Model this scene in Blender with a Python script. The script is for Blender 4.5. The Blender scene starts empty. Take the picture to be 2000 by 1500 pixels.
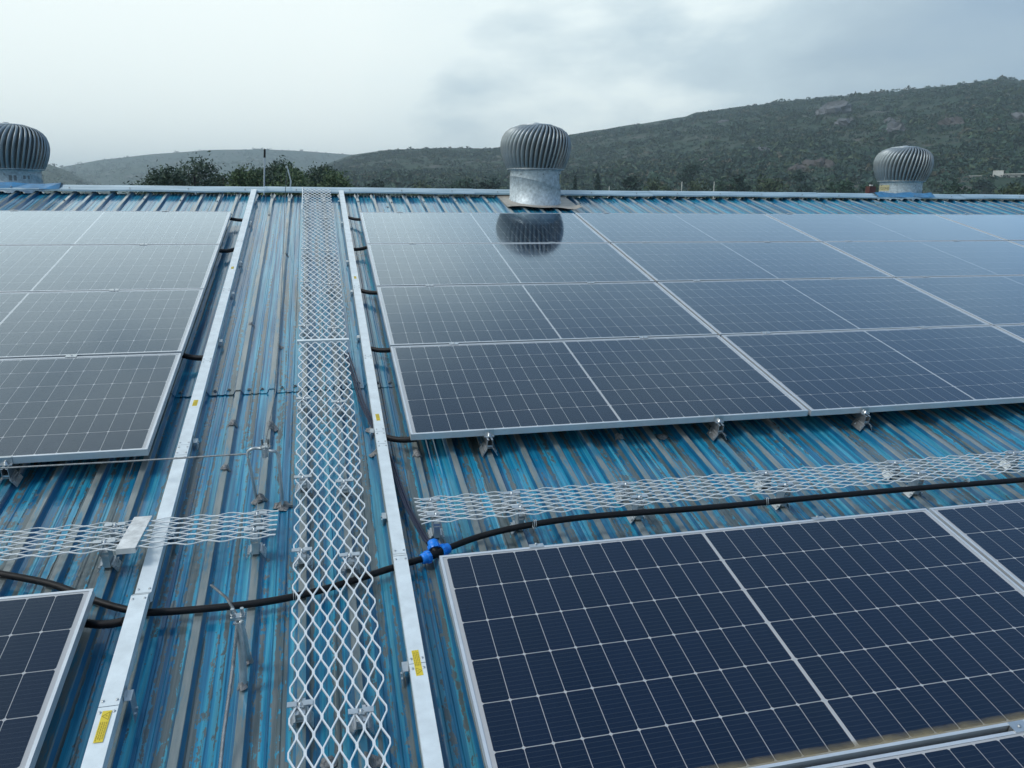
import bpy, math, random
import numpy as np
from mathutils import Matrix, Vector

random.seed(7); rng = np.random.default_rng(11)
S = bpy.context.scene
COL = S.collection
rad = math.radians

# ------------------------------------------------------------------ camera
# Roof frame: origin = top left corner of the right solar array, X along the ridge, Y up the slope, Z normal to it.
SLOPE = rad(13.0)
FPX = 1535.136                       # focal length in pixels of the 2000 px wide photograph
RC = np.array([[0.97248836, -0.22521249, 0.05954594],
               [-0.04598651, -0.43618443, -0.89868147],
               [0.22836731, 0.87121896, -0.43454102]])
CC = np.array([-0.39995, -8.07587, 1.99563])
M = Matrix.Translation((0, 0, 7.2)) @ Matrix.Rotation(SLOPE, 4, 'X')     # roof frame -> world
MN = np.array(M)[:3, :3]
def un(x, y, z=0.0):
    "photo pixel -> point of the roof frame at height z over the panel plane"
    d = RC.T @ np.array([(x - 1000) / FPX, (y - 750) / FPX, 1.0])
    return CC + (z - CC[2]) / d[2] * d
CAMW = np.array(M @ Vector(CC))
def dirw(x, y):
    d = MN @ (RC.T @ np.array([(x - 1000) / FPX, (y - 750) / FPX, 1.0]))
    return d / math.hypot(d[0], d[1])        # unit horizontal length
def at(x, y, d):
    return CAMW + dirw(x, y) * d

cam = bpy.data.cameras.new('camera'); camo = bpy.data.objects.new('camera', cam); COL.objects.link(camo)
cam.sensor_fit = 'HORIZONTAL'; cam.sensor_width = 36.0; cam.lens = FPX / 2000 * 36.0
cam.clip_start = 0.05; cam.clip_end = 20000
rot = Matrix(((RC[0][0], -RC[1][0], -RC[2][0]), (RC[0][1], -RC[1][1], -RC[2][1]), (RC[0][2], -RC[1][2], -RC[2][2])))
camo.matrix_world = M @ Matrix.Translation(CC) @ rot.to_4x4()
S.camera = camo

# ------------------------------------------------------------------ world, sun, exposure
SUN_EL, SUN_AZ = rad(56), rad(-104)           # azimuth from +Y towards +X
W = bpy.data.worlds.new('World'); S.world = W; W.use_nodes = True
nt = W.node_tree; nt.nodes.clear()
def N(tree, kind, **kw):
    n = tree.nodes.new(kind)
    for k, v in kw.items():
        if k.startswith('i_'):
            n.inputs[k[2:].replace('_', ' ')].default_value = v
        else: setattr(n, k, v)
    return n
def ramp(tree, pts, interp='LINEAR'):
    r = tree.nodes.new('ShaderNodeValToRGB'); r.color_ramp.interpolation = interp
    e = r.color_ramp.elements
    while len(e) > 1: e.remove(e[-1])
    for i, (p, c) in enumerate(pts):
        if not isinstance(c, (tuple, list)): c = (c, c, c)
        q = e[0] if i == 0 else e.new(p)
        q.position = p; q.color = (*c, 1)
    return r
def math_n(tree, op, a, b=None, clamp=False):
    m = tree.nodes.new('ShaderNodeMath'); m.operation = op; m.use_clamp = clamp
    for i, v in enumerate((a, b)):
        if v is None: continue
        if isinstance(v, (int, float)): m.inputs[i].default_value = v
        else: tree.links.new(v, m.inputs[i])
    return m.outputs[0]
L = nt.links.new
sky = N(nt, 'ShaderNodeTexSky'); sky.sky_type = 'NISHITA'; sky.sun_disc = False
sky.sun_elevation = SUN_EL; sky.sun_rotation = SUN_AZ; sky.air_density = 1.5; sky.dust_density = 3
bg1 = N(nt, 'ShaderNodeBackground', i_Strength=0.09); L(sky.outputs[0], bg1.inputs[0])
tc = N(nt, 'ShaderNodeTexCoord')
sep = N(nt, 'ShaderNodeSeparateXYZ'); L(tc.outputs['Generated'], sep.inputs[0])
nz1 = N(nt, 'ShaderNodeTexNoise', i_Scale=2.2, i_Detail=6.0, i_Roughness=0.52, i_Distortion=0.25)
mp = N(nt, 'ShaderNodeMapping'); mp.inputs['Scale'].default_value = (1.0, 1.0, 2.0); mp.inputs['Location'].default_value = (3.1, 0.4, 1.9)
L(tc.outputs['Generated'], mp.inputs[0]); L(mp.outputs[0], nz1.inputs['Vector'])
# heavier cloud to the right of the view and towards the zenith, thin bright cloud low on the left
wgt = math_n(nt, 'ADD', math_n(nt, 'MULTIPLY', sep.outputs[0], 0.62), math_n(nt, 'MULTIPLY', math_n(nt, 'POWER', math_n(nt, 'MAXIMUM', sep.outputs[2], 0.0), 2.0), 0.85))
wgt = math_n(nt, 'ADD', wgt, math_n(nt, 'MULTIPLY', math_n(nt, 'SUBTRACT', 0.95, sep.outputs[1]), 0.28))     # unseen sky behind the camera darkened to deepen blacks and front faces
wgt = math_n(nt, 'ADD', wgt, math_n(nt, 'MULTIPLY', math_n(nt, 'SUBTRACT', nz1.outputs[0], 0.5), 1.05))
cr = ramp(nt, [(0.0, (1.05, 1.14, 1.12)), (0.21, (0.98, 1.09, 1.09)), (0.32, (0.64, 0.78, 0.85)), (0.48, (0.45, 0.58, 0.68)), (0.75, (0.27, 0.41, 0.58)), (1.0, (0.20, 0.33, 0.52))])
L(wgt, cr.inputs[0])
bg2 = N(nt, 'ShaderNodeBackground', i_Strength=1.0); L(cr.outputs[0], bg2.inputs[0])
mixs = N(nt, 'ShaderNodeMixShader'); mixs.inputs[0].default_value = 0.9
L(bg1.outputs[0], mixs.inputs[1]); L(bg2.outputs[0], mixs.inputs[2])
wo = N(nt, 'ShaderNodeOutputWorld'); L(mixs.outputs[0], wo.inputs[0])

sl = bpy.data.lights.new('sun', 'SUN'); slo = bpy.data.objects.new('sun', sl); COL.objects.link(slo)
sl.energy = 1.5; sl.angle = rad(16); sl.color = (1.0, 0.97, 0.93)
sd = Vector((math.sin(SUN_AZ) * math.cos(SUN_EL), math.cos(SUN_AZ) * math.cos(SUN_EL), math.sin(SUN_EL)))
slo.rotation_euler = sd.to_track_quat('Z', 'Y').to_euler(); slo.location = (0, 0, 60)
S.view_settings.view_transform = 'Standard'; S.view_settings.look = 'None'
S.view_settings.exposure = 0.1; S.view_settings.gamma = 1.0; S.view_settings.use_curve_mapping = False
S.render.engine = 'CYCLES'; S.cycles.use_denoising = True; S.cycles.use_adaptive_sampling = True; S.cycles.adaptive_threshold = 0.02
S.cycles.max_bounces = 6; S.cycles.diffuse_bounces = 3; S.cycles.glossy_bounces = 3; S.cycles.transparent_max_bounces = 12; S.cycles.volume_bounces = 1
S.cycles.caustics_reflective = False; S.cycles.caustics_refractive = False

# ------------------------------------------------------------------ materials
MAT = {}
def mat(name):
    m = bpy.data.materials.new(name); m.use_nodes = True; MAT[name] = m
    t = m.node_tree; b = t.nodes['Principled BSDF']
    return m, t, b
def plain(name, col, rough=0.5, metal=0.0, var=0.0, scale=20.0, bump=0.0, coat=0.0, stretch=None, col2=None):
    m, t, b = mat(name)
    b.inputs['Base Color'].default_value = (*col, 1); b.inputs['Roughness'].default_value = rough
    b.inputs['Metallic'].default_value = metal; b.inputs['Coat Weight'].default_value = coat
    b.inputs['Coat Roughness'].default_value = 0.12
    if var or bump:
        c = N(t, 'ShaderNodeTexCoord'); n = N(t, 'ShaderNodeTexNoise', i_Scale=scale, i_Detail=5.0, i_Roughness=0.6)
        src = c.outputs['Object']
        if stretch:
            mpp = N(t, 'ShaderNodeMapping'); mpp.inputs['Scale'].default_value = stretch
            t.links.new(src, mpp.inputs[0]); src = mpp.outputs[0]
        t.links.new(src, n.inputs['Vector'])
        if var:
            lo = tuple(x * (1 - var) for x in col); hi = col2 or tuple(min(1, x * (1 + var)) for x in col)
            r = ramp(t, [(0.3, lo), (0.7, hi)]); t.links.new(n.outputs[0], r.inputs[0]); t.links.new(r.outputs[0], b.inputs['Base Color'])
        if bump:
            bp = N(t, 'ShaderNodeBump', i_Strength=bump, i_Distance=0.01); t.links.new(n.outputs[0], bp.inputs['Height'])
            t.links.new(bp.outputs[0], b.inputs['Normal'])
    return m

def roof_paint(name, seed):
    "wet, peeling blue coil coating on old steel; streaks run down the slope"
    m, t, b = mat(name); K = t.links.new
    g = N(t, 'ShaderNodeTexCoord')
    def noise(sx, sy, det=5.0, rough=0.6, off=0.0, dist=0.0):
        p = N(t, 'ShaderNodeMapping'); p.inputs['Scale'].default_value = (sx, sy, sy); p.inputs['Location'].default_value = (seed + off, off * 1.7, 0)
        K(g.outputs['Object'], p.inputs[0])
        n = N(t, 'ShaderNodeTexNoise', i_Scale=1.0, i_Detail=det, i_Roughness=rough, i_Distortion=dist); K(p.outputs[0], n.inputs['Vector'])
        return n.outputs[0]
    peel = math_n(t, 'ADD', math_n(t, 'MULTIPLY', noise(26, 0.7, 3, 0.5), 0.62), math_n(t, 'MULTIPLY', noise(42, 22, 7, 0.7, 3.3), 0.38))
    ys_ = N(t, 'ShaderNodeSeparateXYZ'); K(g.outputs['Object'], ys_.inputs[0])
    peel = math_n(t, 'SUBTRACT', peel, math_n(t, 'MULTIPLY', math_n(t, 'MAXIMUM', math_n(t, 'ADD', ys_.outputs[1], 4.5), 0.0), 0.010))     # the coating has worn less towards the ridge
    def band(off):       # strips between the stiffening swages weather differently
        w = N(t, 'ShaderNodeTexWhiteNoise'); w.noise_dimensions = '1D'
        K(math_n(t, 'FLOOR', math_n(t, 'ADD', math_n(t, 'DIVIDE', ys_.outputs[0], 0.0187), seed + off)), w.inputs['W']); return math_n(t, 'SUBTRACT', w.outputs['Value'], 0.5)
    peel = math_n(t, 'ADD', peel, math_n(t, 'MULTIPLY', band(0.3), 0.10))
    mask = ramp(t, [(0.515, 0.0), (0.528, 1.0)]); K(peel, mask.inputs[0])
    blue = ramp(t, [(0.28, (0.004, 0.085, 0.19)), (0.42, (0.008, 0.175, 0.33)), (0.52, (0.022, 0.29, 0.45)), (0.62, (0.07, 0.36, 0.49)), (0.75, (0.045, 0.21, 0.27))])
    K(math_n(t, 'ADD', noise(34, 0.8, 4, 0.55, 8.1), math_n(t, 'MULTIPLY', band(7.3), 0.22)), blue.inputs[0])
    bare = ramp(t, [(0.3, (0.055, 0.09, 0.10)), (0.5, (0.11, 0.145, 0.15)), (0.7, (0.175, 0.19, 0.185))]); K(noise(40, 2.5, 5, 0.6, 15.0), bare.inputs[0])
    mx = N(t, 'ShaderNodeMix'); mx.data_type = 'RGBA'; K(mask.outputs[0], mx.inputs['Factor']); K(blue.outputs[0], mx.inputs['A']); K(bare.outputs[0], mx.inputs['B'])
    dirt = ramp(t, [(0.42, (0.33, 0.36, 0.38)), (0.56, (1, 1, 1))]); K(noise(48, 0.7, 6, 0.7, 23.0), dirt.inputs[0])
    m2 = N(t, 'ShaderNodeMix'); m2.data_type = 'RGBA'; m2.blend_type = 'MULTIPLY'; m2.inputs['Factor'].default_value = 0.5
    K(mx.outputs['Result'], m2.inputs['A']); K(dirt.outputs[0], m2.inputs['B'])
    # rib flanks are a deeper blue, rib tops are rubbed down to grey primer
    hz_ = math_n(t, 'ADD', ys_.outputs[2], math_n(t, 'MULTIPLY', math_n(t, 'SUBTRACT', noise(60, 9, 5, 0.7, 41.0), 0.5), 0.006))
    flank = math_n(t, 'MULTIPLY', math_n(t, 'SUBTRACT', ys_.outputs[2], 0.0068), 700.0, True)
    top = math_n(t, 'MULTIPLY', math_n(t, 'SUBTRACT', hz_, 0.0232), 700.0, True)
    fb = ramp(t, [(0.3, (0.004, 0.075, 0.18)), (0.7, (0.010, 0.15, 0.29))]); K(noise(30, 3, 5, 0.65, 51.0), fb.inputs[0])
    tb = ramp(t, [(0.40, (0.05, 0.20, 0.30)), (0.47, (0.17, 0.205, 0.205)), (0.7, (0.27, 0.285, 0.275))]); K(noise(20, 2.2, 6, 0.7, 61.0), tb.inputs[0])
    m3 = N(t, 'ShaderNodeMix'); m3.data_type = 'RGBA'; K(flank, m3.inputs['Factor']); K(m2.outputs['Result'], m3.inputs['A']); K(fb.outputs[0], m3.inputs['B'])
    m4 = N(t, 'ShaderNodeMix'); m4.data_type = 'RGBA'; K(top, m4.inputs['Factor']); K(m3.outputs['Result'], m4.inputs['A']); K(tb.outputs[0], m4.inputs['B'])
    K(m4.outputs['Result'], b.inputs['Base Color']); b.inputs['Specular IOR Level'].default_value = 0.2
    b.inputs['Roughness'].default_value = 0.4
    b.inputs['Coat Weight'].default_value = 1.0; b.inputs['Coat IOR'].default_value = 1.5
    rr = ramp(t, [(0.35, 0.05), (0.7, 0.20)]); K(noise(30, 1.5, 4, 0.6, 31.0), rr.inputs[0]); K(rr.outputs[0], b.inputs['Coat Roughness'])
    bp = N(t, 'ShaderNodeBump', i_Strength=0.15, i_Distance=0.004); K(peel, bp.inputs['Height']); K(bp.outputs[0], b.inputs['Normal'])
    return m
ROOFM = [roof_paint('roof_paint_%d' % i, 5.0 + 11.3 * i) for i in range(3)]
RIDGEM = plain('ridge_paint', (0.16, 0.36, 0.50), 0.35, 0.0, var=0.5, scale=2.5, coat=0.7, stretch=(0.6, 9, 9), col2=(0.42, 0.56, 0.64))
FLASHBLUE = plain('flashing_blue', (0.02, 0.16, 0.33), 0.35, var=0.4, scale=9, coat=0.6)
ALU = plain('aluminium', (0.60, 0.63, 0.65), 0.38, 0.85, var=0.12, scale=30)
ALUF = plain('anodised_frame', (0.70, 0.73, 0.76), 0.42, 0.55, var=0.08, scale=8)
GALV = plain('galvanised', (0.52, 0.56, 0.58), 0.42, 0.75, var=0.28, scale=26, stretch=(1, 1, 0.5))
GALVP = plain('spangled_zinc', (0.47, 0.55, 0.60), 0.5, 0.35, var=0.34, scale=32, col2=(0.60, 0.68, 0.72))
TRAY = plain('tray_zinc', (0.74, 0.80, 0.82), 0.48, 0.25, var=0.10, scale=14, bump=0.04)
MESHM = plain('mesh_metal', (0.76, 0.79, 0.81), 0.42, 0.25, var=0.06, scale=40)
PLATE = plain('grimy_plate', (0.66, 0.67, 0.66), 0.6, 0.2, var=0.25, scale=22)
STEEL = plain('stainless_bolt', (0.55, 0.57, 0.58), 0.3, 0.95)
DARKST = plain('weathered_steel', (0.20, 0.22, 0.23), 0.5, 0.6, var=0.4, scale=60)
BLACK = plain('black_plastic', (0.006, 0.006, 0.008), 0.5, var=0.3, scale=40)
MAT['black_plastic'].node_tree.nodes['Principled BSDF'].inputs['Specular IOR Level'].default_value = 0.28
BLUEP = plain('blue_nut_plastic', (0.012, 0.22, 0.78), 0.35, var=0.08, scale=30)
CABLE = plain('cable_sheath', (0.010, 0.016, 0.045), 0.35)
YEL = plain('label_yellow', (0.72, 0.56, 0.04), 0.45)
YELP = plain('label_faded', (0.50, 0.45, 0.26), 0.6, var=0.2, scale=60)
INK = plain('label_ink', (0.38, 0.28, 0.02), 0.6)
LETTER = plain('lettering_ink', (0.05, 0.045, 0.03), 0.6)
SEAL = plain('sealant_grey', (0.20, 0.20, 0.20), 0.38, 0.1, var=0.5, scale=80, bump=0.6)
FLASH = plain('vent_flashing', (0.36, 0.32, 0.27), 0.5, 0.1, var=0.3, scale=7, coat=0.25)
RUST = plain('rusty_box', (0.10, 0.035, 0.03), 0.7, var=0.4, scale=15)
DOME = plain('dimmed_zinc_vane', (0.33, 0.37, 0.385), 0.42, 0.55, var=0.22, scale=24, stretch=(1, 1, 0.4))  # zinc darkened in colour for the dim light on the dome
POLE = plain('pole_paint', (0.42, 0.46, 0.5), 0.5)
WALLM = plain('shed_wall', (0.45, 0.47, 0.48), 0.7, var=0.15, scale=1.5)
WHITEW = plain('house_lime', (0.60, 0.60, 0.57), 0.85, var=0.15, scale=0.4)
DARKW = plain('house_opening', (0.05, 0.055, 0.06), 0.6)
BARK = plain('bark', (0.10, 0.08, 0.06), 0.9, var=0.3, scale=5)
UNDER = plain('shaded_underside', (0.03, 0.03, 0.032), 0.7)  # near-black instead of white, painting in the deep shade below the panels
BACK = plain('backsheet', (0.78, 0.81, 0.83), 0.6)
ROCK = plain('rock', (0.115, 0.122, 0.132), 0.9, var=0.35, scale=0.35, bump=0.5)
REDROCK = plain('red_rock', (0.085, 0.078, 0.076), 0.9, var=0.35, scale=0.4, bump=0.5)
def leafm(name, c1, c2):
    m, t, b = mat(name); c = N(t, 'ShaderNodeNewGeometry')
    r = ramp(t, [(0.0, c1), (1.0, c2)]); t.links.new(c.outputs['Random Per Island'], r.inputs[0]); t.links.new(r.outputs[0], b.inputs['Base Color'])
    b.inputs['Roughness'].default_value = 0.7; b.inputs['Specular IOR Level'].default_value = 0.25
    return m
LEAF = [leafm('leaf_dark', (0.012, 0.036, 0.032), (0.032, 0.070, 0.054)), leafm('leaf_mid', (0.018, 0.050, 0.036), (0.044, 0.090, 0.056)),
        leafm('leaf_olive', (0.034, 0.064, 0.034), (0.07, 0.098, 0.052)), leafm('leaf_dry', (0.075, 0.078, 0.055), (0.11, 0.105, 0.075))]  # bluish greens carry some of the distance haze in their colour
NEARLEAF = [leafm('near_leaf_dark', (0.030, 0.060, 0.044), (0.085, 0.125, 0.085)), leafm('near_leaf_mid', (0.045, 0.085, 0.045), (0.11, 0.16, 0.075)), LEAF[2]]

# solar cells: dark silicon with fine silver bus bars
CELL, t, b = mat('solar_cell')
g = N(t, 'ShaderNodeTexCoord'); sp = N(t, 'ShaderNodeSeparateXYZ'); t.links.new(g.outputs['Object'], sp.inputs[0])
oi = N(t, 'ShaderNodeObjectInfo')
fr = math_n(t, 'FRACT', math_n(t, 'ADD', math_n(t, 'DIVIDE', sp.outputs[1], 0.0181), 0.5))
ln = math_n(t, 'LESS_THAN', math_n(t, 'ABSOLUTE', math_n(t, 'SUBTRACT', fr, 0.5)), 0.028)
cc = ramp(t, [(0.0, (0.0040, 0.0150, 0.047)), (1.0, (0.0062, 0.0185, 0.057))]); t.links.new(oi.outputs['Random'], cc.inputs[0])
mx = N(t, 'ShaderNodeMix'); mx.data_type = 'RGBA'; t.links.new(ln, mx.inputs['Factor']); t.links.new(cc.outputs[0], mx.inputs['A']); mx.inputs['B'].default_value = (0.075, 0.10, 0.13, 1)
t.links.new(mx.outputs['Result'], b.inputs['Base Color']); b.inputs['Roughness'].default_value = 0.6; b.inputs['Specular IOR Level'].default_value = 0.0
# cover glass: clear, slightly textured, wet
GLASS = bpy.data.materials.new('solar_glass'); GLASS.use_nodes = True; t = GLASS.node_tree; t.nodes.clear()
fz = N(t, 'ShaderNodeFresnel', i_IOR=1.5)
fac = math_n(t, 'MULTIPLY', math_n(t, 'POWER', fz.outputs[0], 1.4), 3.7, True)   # anti-reflective coating: little at normal incidence, much at grazing
tr = N(t, 'ShaderNodeBsdfTransparent'); gl = N(t, 'ShaderNodeBsdfGlossy', i_Roughness=0.085); gl.inputs[0].default_value = (0.80, 0.91, 1.0, 1)
gc = N(t, 'ShaderNodeTexCoord'); gn = N(t, 'ShaderNodeTexNoise', i_Scale=3.0, i_Detail=6.0, i_Roughness=0.7); t.links.new(gc.outputs['Object'], gn.inputs['Vector'])
gr_ = ramp(t, [(0.3, 0.055), (0.7, 0.12)]); t.links.new(gn.outputs[0], gr_.inputs[0]); t.links.new(gr_.outputs[0], gl.inputs['Roughness'])
ms = N(t, 'ShaderNodeMixShader'); t.links.new(fac, ms.inputs[0]); t.links.new(tr.outputs[0], ms.inputs[1]); t.links.new(gl.outputs[0], ms.inputs[2])
go = N(t, 'ShaderNodeOutputMaterial'); t.links.new(ms.outputs[0], go.inputs[0])

# ------------------------------------------------------------------ mesh helpers
class MB:
    def __init__(s): s.v = []; s.f = []; s.sm = []; s.mi = []
    def add(s, verts, faces, smooth=False, mi=0):
        o = len(s.v); s.v += [tuple(map(float, p)) for p in verts]
        for f in faces: s.f.append(tuple(o + i for i in f)); s.sm.append(smooth); s.mi.append(mi)
        return s
    def box(s, c, d, m=None):
        x, y, z = (k / 2 for k in d)
        vs = [Vector((sx * x, sy * y, sz * z)) for sz in (-1, 1) for sy in (-1, 1) for sx in (-1, 1)]
        if m is not None: vs = [m @ p for p in vs]
        vs = [p + Vector(c) for p in vs]
        return s.add(vs, [(0, 2, 3, 1), (4, 5, 7, 6), (0, 1, 5, 4), (2, 6, 7, 3), (0, 4, 6, 2), (1, 3, 7, 5)])
    def span(s, a, b): return s.box([(p + q) / 2 for p, q in zip(a, b)], [abs(q - p) for p, q in zip(a, b)])
    def sweep(s, pts, prof, up=(0, 0, 1), smooth=False, cap=True, scale=None):
        "prof: list of (side, up) offsets"
        P = [Vector(p) for p in pts]; n = len(prof); vs = []
        for i, p in enumerate(P):
            a = P[max(0, i - 1)]; c = P[min(len(P) - 1, i + 1)]
            d = (c - a).normalized(); side = d.cross(Vector(up))
            if side.length < 1e-4: side = d.cross(Vector((0.3, 1, 0.2)))
            side.normalize(); u = side.cross(d)
            k = scale[i] if scale else 1.0
            vs += [p + side * (x * k) + u * (y * k) for x, y in prof]
        fs = [(i * n + j, i * n + (j + 1) % n, (i + 1) * n + (j + 1) % n, (i + 1) * n + j) for i in range(len(P) - 1) for j in range(n)]
        s.add(vs, fs, smooth)
        if cap:
            s.add(vs[:n], [tuple(range(n))[::-1]]); s.add(vs[-n:], [tuple(range(n))])
        return s
    def tube(s, pts, r, n=8, **kw):
        return s.sweep(pts, [(r * math.cos(2 * math.pi * k / n), r * math.sin(2 * math.pi * k / n)) for k in range(n)], smooth=True, **kw)
    def bar(s, pts, w, h, **kw): return s.sweep(pts, [(-w / 2, -h / 2), (w / 2, -h / 2), (w / 2, h / 2), (-w / 2, h / 2)], **kw)
    def lathe(s, prof, n=32, ang=0.0, smooth=True, c=(0, 0, 0)):
        vs = [(c[0] + r * math.cos(2 * math.pi * k / n + ang), c[1] + r * math.sin(2 * math.pi * k / n + ang), c[2] + z) for r, z in prof for k in range(n)]
        fs = [(i * n + k, i * n + (k + 1) % n, (i + 1) * n + (k + 1) % n, (i + 1) * n + k) for i in range(len(prof) - 1) for k in range(n)]
        return s.add(vs, fs, smooth)
    def mesh(s, name, mats):
        me = bpy.data.meshes.new(name); me.from_pydata(s.v, [], s.f)
        for m in (mats if isinstance(mats, (list, tuple)) else [mats]): me.materials.append(m)
        me.polygons.foreach_set('use_smooth', s.sm); me.polygons.foreach_set('material_index', s.mi); me.update()
        return me
def link(name, data, parent=None, mw=None):
    o = bpy.data.objects.new(name, data); COL.objects.link(o)
    if parent is not None: o.parent = parent
    if mw is not None: o.matrix_local = mw
    return o
def part(name, mb, m, parent=None, mw=None): return link(name, mb.mesh(name, m), parent, mw)
def tag(o, label, cat, group=None, kind=None):
    o['label'] = label; o['category'] = cat
    if group: o['group'] = group
    if kind: o['kind'] = kind
    return o
def thing(name, label, cat, mw, group=None): return tag(link(name, None, None, mw), label, cat, group)
def T(x, y, z): return Matrix.Translation((x, y, z))
def fast_mesh(name, V, F, mats, mi=None):
    "V (n,3), F (m,4) quads"
    me = bpy.data.meshes.new(name); V = np.asarray(V, np.float32); F = np.asarray(F, np.int32)
    me.vertices.add(len(V)); me.vertices.foreach_set('co', V.ravel())
    me.loops.add(F.size); me.loops.foreach_set('vertex_index', F.ravel())
    me.polygons.add(len(F)); me.polygons.foreach_set('loop_start', np.arange(0, F.size, F.shape[1], dtype=np.int32))
    for m in mats: me.materials.append(m)
    if mi is not None: me.polygons.foreach_set('material_index', np.asarray(mi, np.int32))
    me.update(calc_edges=True); me.validate()
    return me
def cards(centers, size, aspect=0.5, flat=0.0):
    "randomly turned leaf quads round the centers"
    n = len(centers); a = rng.normal(size=(n, 3)); a[:, 2] *= (1 - flat); a /= np.linalg.norm(a, axis=1)[:, None]
    b = rng.normal(size=(n, 3)); b -= a * (a * b).sum(1)[:, None]; b /= np.linalg.norm(b, axis=1)[:, None]
    s = (np.asarray(size) * rng.uniform(0.6, 1.3, n))[:, None]
    a = a * s; b = b * s * aspect; c = np.asarray(centers)
    V = np.stack([c - a, c - b * 0.9 + a * 0.1, c + a, c + b], 1).reshape(-1, 3)
    return V, np.arange(4 * n).reshape(n, 4)

# ------------------------------------------------------------------ ground and hills
CX, CY, CZ = CAMW
AZ0 = math.atan2(dirw(1000, 400)[0], dirw(1000, 400)[1])
def az_of(x): d = dirw(x, 372); return math.atan2(d[0], d[1])
def tan_of(x, y): return dirw(x, y)[2]
def vnoise(x, y, seed=0):
    r = np.random.default_rng(seed); z = 0
    for k in range(7):
        a = r.uniform(0, 6.28); fq = r.uniform(0.6, 1.5); ph = r.uniform(0, 6.28)
        z = z + np.sin((x * math.cos(a) + y * math.sin(a)) * fq + ph + 1.3 * np.sin((x * math.sin(a) - y * math.cos(a)) * fq * 0.7 + ph * 2))
    return z / 4.0
class Hill:
    def __init__(s, crest, foot, back, amp, seed, pw=1.15):
        s.az = np.array([az_of(x) for x, y, d in crest]); s.el = np.array([tan_of(x, y) for x, y, d in crest]); s.d = np.array([d for *_, d in crest], float)
        s.foot, s.back, s.amp, s.seed, s.pw = foot, back, amp, seed, pw
    def h(s, az, r):
        el = np.interp(az, s.az, s.el); d1 = np.interp(az, s.az, s.d); H = CZ + el * d1
        u = np.clip((r - s.foot) / (d1 - s.foot), 0, 1); b = np.clip((r - d1) / (s.back - d1), 0, 1)
        x = r * np.sin(az); y = r * np.cos(az)
        n = vnoise(x / 60, y / 60, s.seed) * 0.65 + vnoise(x / 22, y / 22, s.seed + 1) * 0.22 + vnoise(x / 160, y / 160, s.seed + 2) * 1.0
        env = np.where(r < d1, np.clip(4 * u * (1 - u), 0, 1) * (0.3 + 0.7 * u), 0.5 * np.clip(b * 3, 0, 1))
        return np.maximum(H, 0.0) * u ** s.pw * (1 - 0.8 * b) + n * s.amp * env - 2.0 * (u <= 0) - 0.3
    def world(s, az, r): return np.stack([CX + r * np.sin(az), CY + r * np.cos(az), s.h(az, r)], -1)
    def mesh(s, name, a0, a1, na, nr, m):
        A = np.linspace(a0, a1, na); t_ = np.linspace(0, 1, nr)
        R_ = s.foot * 0.98 + (s.back - s.foot * 0.98) * t_
        G = s.world(A[:, None] + 0 * R_[None], R_[None] + 0 * A[:, None]).reshape(-1, 3)
        i, j = np.meshgrid(np.arange(na - 1), np.arange(nr - 1), indexing='ij'); k = (i * nr + j).ravel()
        me = fast_mesh(name, G, np.stack([k, k + 1, k + nr + 1, k + nr], 1), [m])
        me.polygons.foreach_set('use_smooth', [True] * len(me.polygons))
        return me
def hill_mat(name, scale):
    m, t, b = mat(name); c = N(t, 'ShaderNodeTexCoord')
    n1 = N(t, 'ShaderNodeTexNoise', i_Scale=0.028 * scale, i_Detail=7.0, i_Roughness=0.65); n2 = N(t, 'ShaderNodeTexNoise', i_Scale=0.12 * scale, i_Detail=6.0, i_Roughness=0.7)
    t.links.new(c.outputs['Object'], n1.inputs['Vector']); t.links.new(c.outputs['Object'], n2.inputs['Vector'])
    s_ = math_n(t, 'ADD', math_n(t, 'MULTIPLY', n1.outputs[0], 0.6), math_n(t, 'MULTIPLY', n2.outputs[0], 0.4))
    r = ramp(t, [(0.36, (0.020, 0.044, 0.032)), (0.50, (0.034, 0.060, 0.042)), (0.56, (0.055, 0.068, 0.054)), (0.62, (0.115, 0.108, 0.10)), (0.78, (0.12, 0.12, 0.125))])
    t.links.new(s_, r.inputs[0]); t.links.new(r.outputs[0], b.inputs['Base Color']); b.inputs['Roughness'].default_value = 0.95; b.inputs['Specular IOR Level'].default_value = 0.1
    bp = N(t, 'ShaderNodeBump', i_Strength=0.6, i_Distance=1.5); t.links.new(n2.outputs[0], bp.inputs['Height']); t.links.new(bp.outputs[0], b.inputs['Normal'])
    return m
HM = hill_mat('hillside', 1.0); HMF = hill_mat('far_hillside', 0.7)
GRD = plain('scrub_ground', (0.085, 0.10, 0.055), 0.95, var=0.4, scale=0.05)
gm = MB(); gm.add([(-4500, -3000, 0), (4500, -3000, 0), (4500, 4600, 0), (-4500, 4600, 0)], [(0, 1, 2, 3)])
g_o = part('ground', gm, GRD); tag(g_o, 'flat scrubby ground around the shed', 'ground', kind='structure')
hillA = Hill([(430, 392, 1000), (560, 352, 1050), (610, 334, 1080), (650, 316, 1100), (690, 302, 1100), (760, 292, 1100), (850, 289, 1080), (960, 290, 1050), (1040, 276, 1020), (1110, 262, 1000), (1200, 247, 980),
              (1330, 227, 960), (1350, 218, 960), (1500, 199, 940), (1700, 181, 920), (1850, 164, 900), (1930, 153, 900), (1965, 158, 900), (2100, 148, 900), (2500, 120, 900), (3200, 150, 900)], 215, 1700, 9.0, 3)
hillB = Hill([(-900, 330, 2300), (-300, 335, 2300), (100, 332, 2300), (140, 323, 2300), (200, 312, 2300), (300, 300, 2300), (420, 291, 2300), (520, 290, 2300), (600, 294, 2300), (690, 301, 2300), (850, 318, 2300), (1100, 350, 2300), (1300, 390, 2300)], 1250, 3300, 10.0, 13)
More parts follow.
